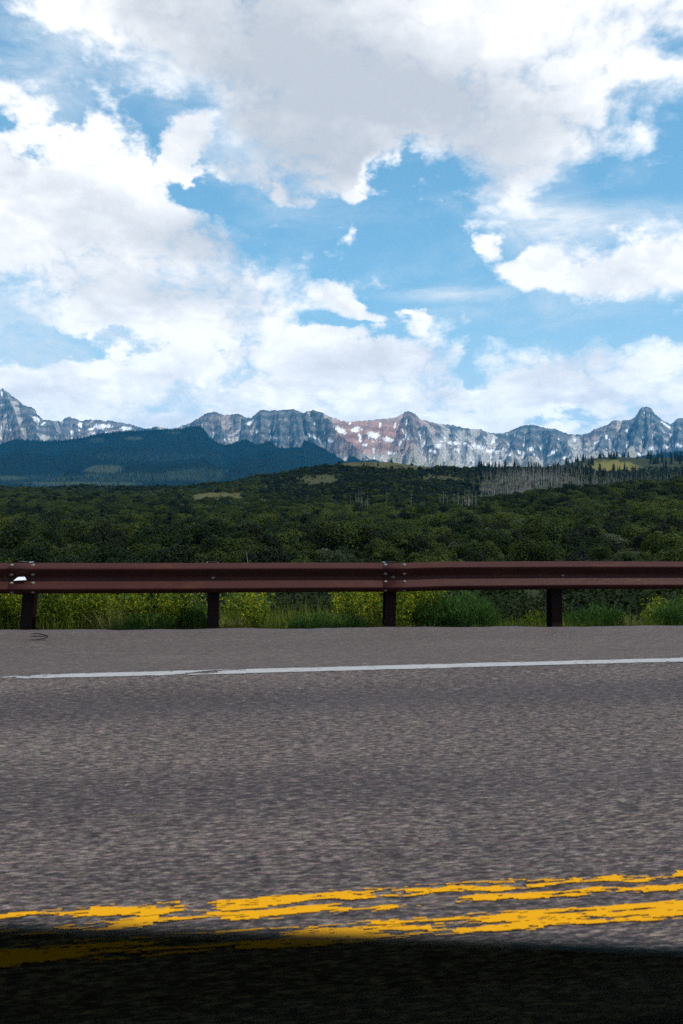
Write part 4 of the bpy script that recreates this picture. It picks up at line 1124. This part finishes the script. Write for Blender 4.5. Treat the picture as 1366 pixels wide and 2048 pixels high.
# ------------------------------------------------------------------ plants along the guardrail
def weed_parts(seed, H, spread, nst, nleaf, nflow):
    """upright stems with small leaves and spikes of yellow flowers"""
    r = random.Random(seed); q = np.random.default_rng(seed); st = MB(); LC = []; FC = []
    for i in range(nst):
        a = r.uniform(0, 6.28); sp = spread * math.sqrt(r.random()); h = H * r.uniform(0.6, 1.05)
        b = Vector((0.25 * sp * math.cos(a), 0.25 * sp * math.sin(a), -0.05)); e = Vector((sp * math.cos(a), sp * math.sin(a), h))
        mid = (b + e) / 2 + Vector((0.06 * r.uniform(-1, 1), 0.06 * r.uniform(-1, 1), 0.05 * h))
        st.tube([b, mid, e], [0.005, 0.004, 0.002], 3, False)
        for k in range(nleaf):
            t = r.uniform(0.1, 0.95); p = b.lerp(mid, t * 2) if t < 0.5 else mid.lerp(e, t * 2 - 1)
            LC.append(p + Vector((r.gauss(0, 0.035), r.gauss(0, 0.035), r.gauss(0, 0.02))))
        if r.random() < 0.75:
            for k in range(nflow):
                t = r.uniform(0.55, 1.05); p = mid.lerp(e, t * 2 - 1) if t < 1 else e
                FC.append(p + Vector((r.gauss(0, 0.025), r.gauss(0, 0.025), r.gauss(0, 0.025))))
    lv = leaf_quads(np.array(LC), q.normal(0, 1, (len(LC), 3)) + np.array([0, -0.4, 0.6]), 0.026, q, 0.5)
    out = [('stem', st.mesh('stem', M_WEED)), ('leaves', np_mesh('leaves', lv, np.arange(len(lv)).reshape(-1, 4), M_WEED))]
    if FC:
        fv = leaf_quads(np.array(FC), q.normal(0, 1, (len(FC), 3)) + np.array([0, -0.5, 0.6]), 0.011, q, 0.75)
        out.append(('flowers', np_mesh('flowers', fv, np.arange(len(fv)).reshape(-1, 4), M_FLOWER)))
    return out
def feather_parts(seed, H, spread, n, material):
    """rounded bush of fine upswept shoots"""
    r = random.Random(seed); q = np.random.default_rng(seed); V = []; st = MB()
    for i in range(n):
        a = r.uniform(0, 6.28); k = math.sqrt(r.random()); lean = k * spread; h = H * (1 - 0.45 * k * k) * r.uniform(0.75, 1.05)
        b = np.array([0.35 * lean * math.cos(a), 0.35 * lean * math.sin(a), -0.03]); e = np.array([lean * math.cos(a), lean * math.sin(a), h])
        if i % 4 == 0: st.tube([b, (b + e) / 2, e * 0.98], [0.004, 0.003, 0.001], 3, False)
        m = 15
        t = q.uniform(0.25, 1.0, m)[:, None]
        c = b + (e - b) * t + q.normal(0, 0.018, (m, 3)) + np.array([0, 0, 0.08 * H]) * np.sin(t * math.pi)
        dirv = (e - b) / np.linalg.norm(e - b) + q.normal(0, 0.5, (m, 3)) + np.array([0, 0, 0.3])
        dirv /= np.linalg.norm(dirv, axis=1, keepdims=True)
        side = np.cross(dirv, q.normal(0, 1, (m, 3))); side /= np.linalg.norm(side, axis=1, keepdims=True) + 1e-9
        L = q.uniform(0.03, 0.06, (m, 1)); w = 0.006
        V.append(np.stack([c - side * w, c + side * w, c + dirv * L + side * w * 0.4, c + dirv * L - side * w * 0.4], 1).reshape(-1, 3))
    V = np.concatenate(V)
    return [('stem', st.mesh('stem', material)), ('leaves', np_mesh('leaves', V, np.arange(len(V)).reshape(-1, 4), material))]
def tuft_mesh(seed, H, spread, n, material, w=0.004, name='blades'):
    r = np.random.default_rng(seed)
    a = r.uniform(0, 6.28, n); k = np.sqrt(r.uniform(0, 1, n)); h = H * r.uniform(0.55, 1.1, n)
    b = np.stack([0.25 * spread * k * np.cos(a), 0.25 * spread * k * np.sin(a), a * 0 - 0.03], 1)
    tip = np.stack([spread * k * np.cos(a), spread * k * np.sin(a), h * (1 - 0.3 * k)], 1) + r.normal(0, 0.03, (n, 3))
    mid = (b + tip) / 2 + np.array([0, 0, 0.12]) * h[:, None]
    sd_ = np.stack([np.sin(a + r.normal(0, 1, n)), np.cos(a), a * 0], 1) * w
    V = np.stack([b - sd_, b + sd_, mid + sd_ * 0.8, mid - sd_ * 0.8, tip], 1)
    i = np.arange(n)[:, None] * 5
    F = np.concatenate([i + np.array([[0, 1, 2]]), i + np.array([[0, 2, 3]]), i + np.array([[3, 2, 4]])], 0)
    return np_mesh(name, V.reshape(-1, 3), F, material)
def twig_parts(seed, H):
    return [('trunk', trunk_mesh(seed, H, 0.012, M_TWIG, 0.08, 16))]

def put(name, parts, px, d, label, cat, group=None, sc=1.0, rz=0.0, sz=None):
    # bearing px and road offset d -> a point on the embankment
    u = (px - 683) / FPX
    Y = d / (CT - u * ST); X = u * Y
    z = terr(X, Y)
    o = empty(name, (X, Y, z), rz); o.scale = (sc, sc, sz or sc); tag(o, label, cat, group)
    for nm, me in parts: link(nm, me, o)
    return o
WEEDS = [weed_parts(600 + k, 0.70, 0.22, 11, 44, 17) for k in range(4)] + [weed_parts(610 + k, 0.60, 0.24, 11, 44, 2) for k in range(3)]
FEATH = [feather_parts(620 + k, 0.50, 0.36, 170, M_FEATHER) for k in range(2)]
FEATH_LOW = [feather_parts(625 + k, 0.30, 0.42, 170, M_FEATHER) for k in range(2)]
def build_verge():
    r = random.Random(71)
    # clumps of yellow flowered weeds: (first px, last px, count, offsets from the road, height scale)
    G = {}
    clumps = [(-30, 34, 8, 8.75, 9.8, 0.95, 'beside the leftmost guardrail post'), (66, 260, 26, 8.8, 10.4, 0.9, 'right of the leftmost guardrail post'), (255, 405, 16, 8.8, 10.4, 1.0, 'left of the second guardrail post'),
              (436, 520, 10, 8.8, 10.2, 1.0, 'just right of the second guardrail post'), (690, 762, 8, 8.75, 9.8, 0.9, 'left of the third guardrail post'), (792, 885, 13, 8.75, 9.9, 1.05, 'just right of the third guardrail post'),
              (1060, 1090, 2, 8.8, 9.2, 0.5, 'left of the fourth guardrail post'), (1290, 1400, 7, 9.0, 10.5, 0.9, 'at the right end under the guardrail')]
    for (a, b, n, d0, d1, s, where) in clumps:
        for i in range(n):
            k = r.randrange(4) if r.random() < 0.72 else 4 + r.randrange(3)
            if a in (1290,): k = 4 + r.randrange(3)
            put('flowering_weed' if k < 4 else 'leafy_weed', WEEDS[k], r.uniform(a, b), r.uniform(d0, d1), ('yellow flowering weed ' if k < 4 else 'green leafy weed ') + where, 'weed', ('yellow flowering weeds ' if k < 4 else 'green leafy weeds ') + where, s * r.uniform(0.75, 1.15), r.uniform(0, 6.28))
    put('rabbitbrush', FEATH[0], 925, 8.95, 'tall rounded feathery green bush under the guardrail between third and fourth posts', 'bush', None, 1.05, 0.3, 1.12)
    put('rabbitbrush', FEATH[1], 880, 8.98, 'feathery green bush touching the yellow flowers right of the third post', 'bush', None, 0.85, 0.9, 1.0)
    put('rabbitbrush', FEATH[1], 970, 9.0, 'narrow pale feathery bush at the edge of the big green bush', 'bush', None, 0.6, 2.0, 0.9)
    put('rabbitbrush', FEATH_LOW[0], 625, 8.85, 'low feathery green bush midway between second and third posts', 'bush', None, 0.95, 0.0, 0.9)
    put('rabbitbrush', FEATH_LOW[1], 290, 8.85, 'low feathery green bush left of the second post', 'bush', None, 0.95, 0.5, 0.95)
    put('rabbitbrush', FEATH[0], 395, 8.9, 'feathery green bush at the foot of the second post', 'bush', None, 0.7, 1.3, 0.8)
    put('rabbitbrush', FEATH_LOW[1], 690, 8.88, 'small feathery green bush close left of the third post', 'bush', None, 0.7, 1.5, 0.9)
    put('rabbitbrush', FEATH_LOW[0], 1200, 9.1, 'low feathery green bush right of the fourth post', 'bush', None, 1.0, 2.5, 1.2)
    put('rabbitbrush', FEATH[1], 1352, 9.1, 'leafy green bush at the right edge under the guardrail', 'bush', None, 0.8, 4.0, 0.9)
    # pale grass tufts
    T = [tuft_mesh(640 + k, 0.42, 0.34, 240, M_DRYGRASS) for k in range(2)]
    for px, d, s, lab in ((222, 8.8, 1.0, 'pale dry grass tuft between first and second posts'), (468, 8.78, 0.7, 'pale dry grass tuft right of the second post'), (655, 8.85, 0.6, 'pale dry grass tuft beside the low feathery bush'),
                          (1255, 8.95, 0.7, 'dry grass tuft right of the fourth post'), (1075, 8.85, 0.45, 'small dry grass tuft at the fourth post')):
        put('grass_tuft', [('blades', T[px % 2])], px, d, lab, 'grass tuft', None, s, px * 0.1)
    for i, (px, d, h, lab) in enumerate(((508, 10.5, 1.35, 'bare pale sapling right of the second post'), (470, 11.5, 1.6, 'thin bare twiggy sapling behind the yellow flowers'), (634, 12.0, 1.7, 'bare grey sapling above the low feathery bush'), (372, 11.8, 1.6, 'bare twiggy sapling left of the second post'), (590, 12.5, 1.6, 'short bare sapling in the dark brush midway between posts'))):
        put('bare_sapling', [('trunk', trunk_mesh(660 + i, h, 0.016, M_PALEBARK, 0.08, 18))], px, d, lab, 'sapling')
    # grass over the verge: one uncountable mass
    q = np.random.default_rng(88); n = 34000
    s = q.uniform(-6.5, 8.0, n); d = 8.66 + q.gamma(1.3, 0.75, n)
    x = s * CT - d * ST; y = s * ST + d * CT; z = terrain(x, y)
    dens = fbm(x / 0.8, y / 0.8, 130, 3)
    k = (dens > -0.25) | (q.random(n) < 0.3); x, y, z, d, s = x[k], y[k], z[k], d[k], s[k]; n = len(x)
    h = q.uniform(0.12, 0.44, n) * np.clip(0.55 + (d - 8.6) * 0.8, 0.4, 1.2) * np.where(s > 1.6, 0.6, 1.0)
    a = q.uniform(0, 6.28, n); le = h * q.uniform(0.1, 0.55, n)
    tip = np.stack([x + le * np.cos(a), y + le * np.sin(a), z + h], 1); base = np.stack([x, y, z - 0.02], 1)
    w = np.stack([np.cos(a + 1.5), np.sin(a + 1.5), a * 0], 1) * 0.0045
    mid = (base + tip) / 2 + np.array([0, 0, 0.12]) * h[:, None]
    V = np.stack([base - w, base + w, mid + w * 0.8, mid - w * 0.8, tip], 1).reshape(-1, 3)
    i = np.arange(n)[:, None] * 5
    F = np.concatenate([i + np.array([[0, 1, 2]]), i + np.array([[0, 2, 3]]), i + np.array([[3, 2, 4]])], 0)
    tag(link('verge_grass', np_mesh('verge_grass', V, F, M_GRASS)), 'green grass along the edge of the asphalt', kind='stuff')
    # dark brush filling the bank below the rail
    D = [shrub_crown(690 + k, 1.0, 1.5, 14, 6500, 0.024, M_BANK) for k in range(3)]
    DS = [stems_mesh(695 + k, 1.0, 1.5, 7, 0.02, M_TWIG) for k in range(3)]
    xs = list(np.linspace(-60, 1430, 30)) + list(np.linspace(-90, 1450, 34)) + list(np.linspace(-90, 1460, 36))
    for i, px in enumerate(xs):
        d = r.uniform(11.6, 13.8) if i < 30 else (r.uniform(16, 19) if i < 64 else r.uniform(22, 28)); k = r.choice([0, 2, 0, 1] if px < 700 else [0, 2])
        u = (px - 683) / FPX; Y = d / (CT - u * ST); X = u * Y; z = terr(X, Y)
        top = CAMH - (r.uniform(1160, 1225) - 1024 if i < 30 else r.uniform(1138, 1185) - 1024) * Y / FPX
        s = max(top - z, 0.5) / 1.6
        rowd = 'near the top' if i < 30 else ('halfway down' if i < 64 else 'at the foot')
        post = 'first and second' if px < 420 else ('second and third' if px < 775 else ('third and fourth' if px < 1107 else 'fourth and fifth'))
        o = empty('bank_shrub', (X, Y, z - 0.05), r.uniform(0, 6.28)); o.scale = (s * 0.95, s * 0.95, s)
        tag(o, 'dark shrub' + f' {rowd} of the bank below the rail between {post} posts', 'shrub', f'shrubs {rowd} of the bank between {post} posts')
        link('crown', D[k], o); link('stem', DS[k], o)
build_verge()

# a bent strip of tyre rubber lying on the shoulder
def build_debris():
    mb = MB()
    mb.tube([(-0.085, 0.03, 0.052), (-0.03, 0.02, 0.058), (0.03, 0.01, 0.050), (0.075, 0.0, 0.036), (0.082, -0.01, 0.028), (0.06, -0.02, 0.018), (0.0, -0.03, 0.009), (-0.075, -0.04, 0.005)], [0.003, 0.005, 0.006, 0.007, 0.007, 0.006, 0.005, 0.003], 6)
    mb.tube([(-0.085, 0.0, 0.030), (-0.05, 0.01, 0.036), (0.0, 0.0, 0.034), (0.06, -0.01, 0.033)], [0.003, 0.006, 0.005, 0.004], 6)
    X = (78 - 683) / FPX; Y = CAMH / ((1277 - 1024) / FPX)
    o = link('tyre_scrap', mb.mesh('tyre_scrap', m_simple('black_rubber', (0.012, 0.011, 0.011), (0.03, 0.027, 0.026), 30.0, 0.8)), None, (X * Y, Y, 0.012))
    s, d = road_sd(X * Y, Y)
    o.location.z = float(edge_z(np.array(s))) * (d - 6.15) / 2.35 + 0.004
    o.rotation_euler = (0, 0, ROAD_A)
    tag(o, 'black curled scrap of rubber lying on the shoulder', 'debris')
build_debris()

# ------------------------------------------------------------------ the car the picture is taken from: its window is wound down
def build_car():
    root = empty('car', rw(0, -0.62, 0), ROAD_A)
    tag(root, 'dark car with its tinted side window wound down', 'car')
    paint = mat('dark_car_paint', lambda t: pbsdf(t, (0.012, 0.013, 0.015), 0.3, 0.5))
    trim = mat('black_trim', lambda t: pbsdf(t, (0.010, 0.010, 0.010), 0.7, 0.2))
    rim_m = m_simple('wheel_alloy', (0.3, 0.3, 0.3), (0.4, 0.4, 0.4), 20, 0.3, 0.5, 0.8)
    cloth = m_simple('seat_cloth', (0.012, 0.012, 0.013), (0.02, 0.02, 0.021), 60.0)
    def b_glass(t):
        tr = t.n('ShaderNodeBsdfTransparent', {'Color': (0.165, 0.19, 0.16)})
        gl = t.n('ShaderNodeBsdfGlossy', {'Color': (0.9, 0.95, 0.92), 'Roughness': 0.02})
        return t.n('ShaderNodeMixShader', {0: t.m('MULTIPLY', t.n('ShaderNodeFresnel', {'IOR': 1.45}), 0.35), 1: tr, 2: gl})
    glass = mat('tinted_glass', b_glass)
    # local frame: x along the road, y towards the guardrail, z up; side skin at y = 0.94
    W = 0.93
    prof = [(-2.35, 0.45), (-2.38, 0.70), (-2.25, 0.93), (-1.5, 0.985), (-0.9, 0.985), (1.0, 0.985), (1.45, 0.96), (2.35, 0.84), (2.55, 0.62), (2.5, 0.38)]
    low = [(1.95, 0.28), (1.93, 0.50), (1.75, 0.66), (1.5, 0.71), (1.25, 0.66), (1.07, 0.50), (1.05, 0.26), (-0.95, 0.26), (-0.97, 0.50), (-1.15, 0.66), (-1.4, 0.71), (-1.65, 0.66), (-1.83, 0.50), (-1.85, 0.30)]
    out = prof + low
    for sgn in (-1, 1):
        mb = MB(); n = len(out)
        y0, y1 = (W - 0.10, W) if sgn > 0 else (-W, -W + 0.10)
        V = [(x, y0, z) for x, z in out] + [(x, y1, z) for x, z in out]
        F = [tuple(range(n))[::-1], tuple(range(n, 2 * n))] + [(i, (i + 1) % n, n + (i + 1) % n, n + i) for i in range(n)]
        mb.add(V, F); link('side_panel', mb.mesh('side_panel', paint), root)
    mb = MB(); mb.box((0, 0, 0.24), (4.2, 1.64, 0.04)); link('floor_pan', mb.mesh('floor_pan', trim), root)
    mb = MB(); mb.add([(1.0, -W + .1, .985), (1.45, -W + .1, .96), (2.35, -W + .1, .84), (2.35, W - .1, .84), (1.45, W - .1, .96), (1.0, W - .1, .985), (2.5, -W + .1, .4), (2.5, W - .1, .4)], [(0, 1, 4, 5), (1, 2, 3, 4), (2, 6, 7, 3)])
    link('bonnet', mb.mesh('bonnet', paint), root)
    mb = MB(); mb.add([(-2.36, -W + .1, .45), (-2.25, -W + .1, .93), (-1.5, -W + .1, .985), (-1.5, W - .1, .985), (-2.25, W - .1, .93), (-2.36, W - .1, .45)], [(0, 1, 4, 5), (1, 2, 3, 4)])
    link('boot_lid', mb.mesh('boot_lid', paint), root)
    for sx in (-1.4, 1.5):
        for sy in (-0.80, 0.80):
            mb = MB(); pts = []
            n = 24
            V = []; F = []
            for (rr, yy) in ((0.20, -0.09), (0.30, -0.105), (0.335, -0.08), (0.34, 0.0), (0.335, 0.08), (0.30, 0.105), (0.20, 0.09)):
                for k in range(n): V.append((rr * math.cos(2 * math.pi * k / n), yy, rr * math.sin(2 * math.pi * k / n)))
            for i in range(6):
                for k in range(n): F.append((i * n + k, i * n + (k + 1) % n, (i + 1) * n + (k + 1) % n, (i + 1) * n + k))
            mb.add(V, F); wh = link('wheel', mb.mesh('tyre', trim, True), root, (sx, sy, 0.34))
            mb = MB(); mb.tube([(0, -0.07, 0), (0, 0.07, 0)], 0.20, 20); link('rim', mb.mesh('rim', rim_m), wh)
    for sx in (-0.75, 0.55):
        mb = MB(); mb.box((sx, 0.0, 0.42), (0.55, 1.25, 0.22)); mb.box((sx - 0.34, 0.0, 0.62), (0.14, 1.25, 0.62)); link('seat', mb.mesh('seat', cloth, bevel=0.03), root)
    # left rear door with the wound-down pane
    mb = MB(); mb.box((-0.02, W + 0.008, 0.63), (1.02, 0.016, 0.66)); door = link('door', mb.mesh('door', paint, bevel=0.004), root)
    mb = MB(); mb.box((-0.02, W - 0.02, 0.985), (1.0, 0.045, 0.012)); link('window_seal', mb.mesh('window_seal', trim, bevel=0.003), door)
    mb = MB(); mb.box((0.38, W + 0.03, 0.84), (0.17, 0.025, 0.03)); link('handle', mb.mesh('handle', paint, bevel=0.006), door)
    GD = 0.28; gy = GD + 0.62                     # pane: 0.28 m in front of the lens, measured square to the road
    def top(x): return 1.0530 - 0.100 * (x - 0.0) - 0.05 * x * x
    xs = np.linspace(-0.46, 0.44, 40); V = []; F = []
    for x in xs: V += [(x, gy, 0.80), (x, gy, top(x)), (x, gy + 0.004, 0.80), (x, gy + 0.004, top(x))]
    for i in range(len(xs) - 1):
        a = i * 4; b = a + 4
        F += [(a, b, b + 1, a + 1), (a + 2, a + 3, b + 3, b + 2), (a + 1, b + 1, b + 3, a + 3)]
    mb = MB(); mb.add(V, F); link('window_glass', mb.mesh('window_glass', glass), door)['label'] = 'dark tinted window pane wound down'
build_car()

# ------------------------------------------------------------------ air
def build_haze():
    mb = MB(); mb.box((0, 1000, 880), (30400, 30400, 1960))
    me = mb.mesh('haze', mat('haze', lambda t: t.n('ShaderNodeBsdfDiffuse')))
    m = me.materials[0]; t = NT(m.node_tree)
    v = t.n('ShaderNodeVolumePrincipled', {'Color': HAZE_COL, 'Density': HAZE_DENS, 'Anisotropy': 0.2})
    o_ = m.node_tree.nodes.new('ShaderNodeOutputMaterial'); m.node_tree.links.new(v, o_.inputs['Volume'])
    tag(link('haze', me), 'thin blue mountain air over the whole valley', kind='stuff')
HAZE_COL, HAZE_DENS = (0.03, 0.46, 1.0), 3.7e-5
build_haze()
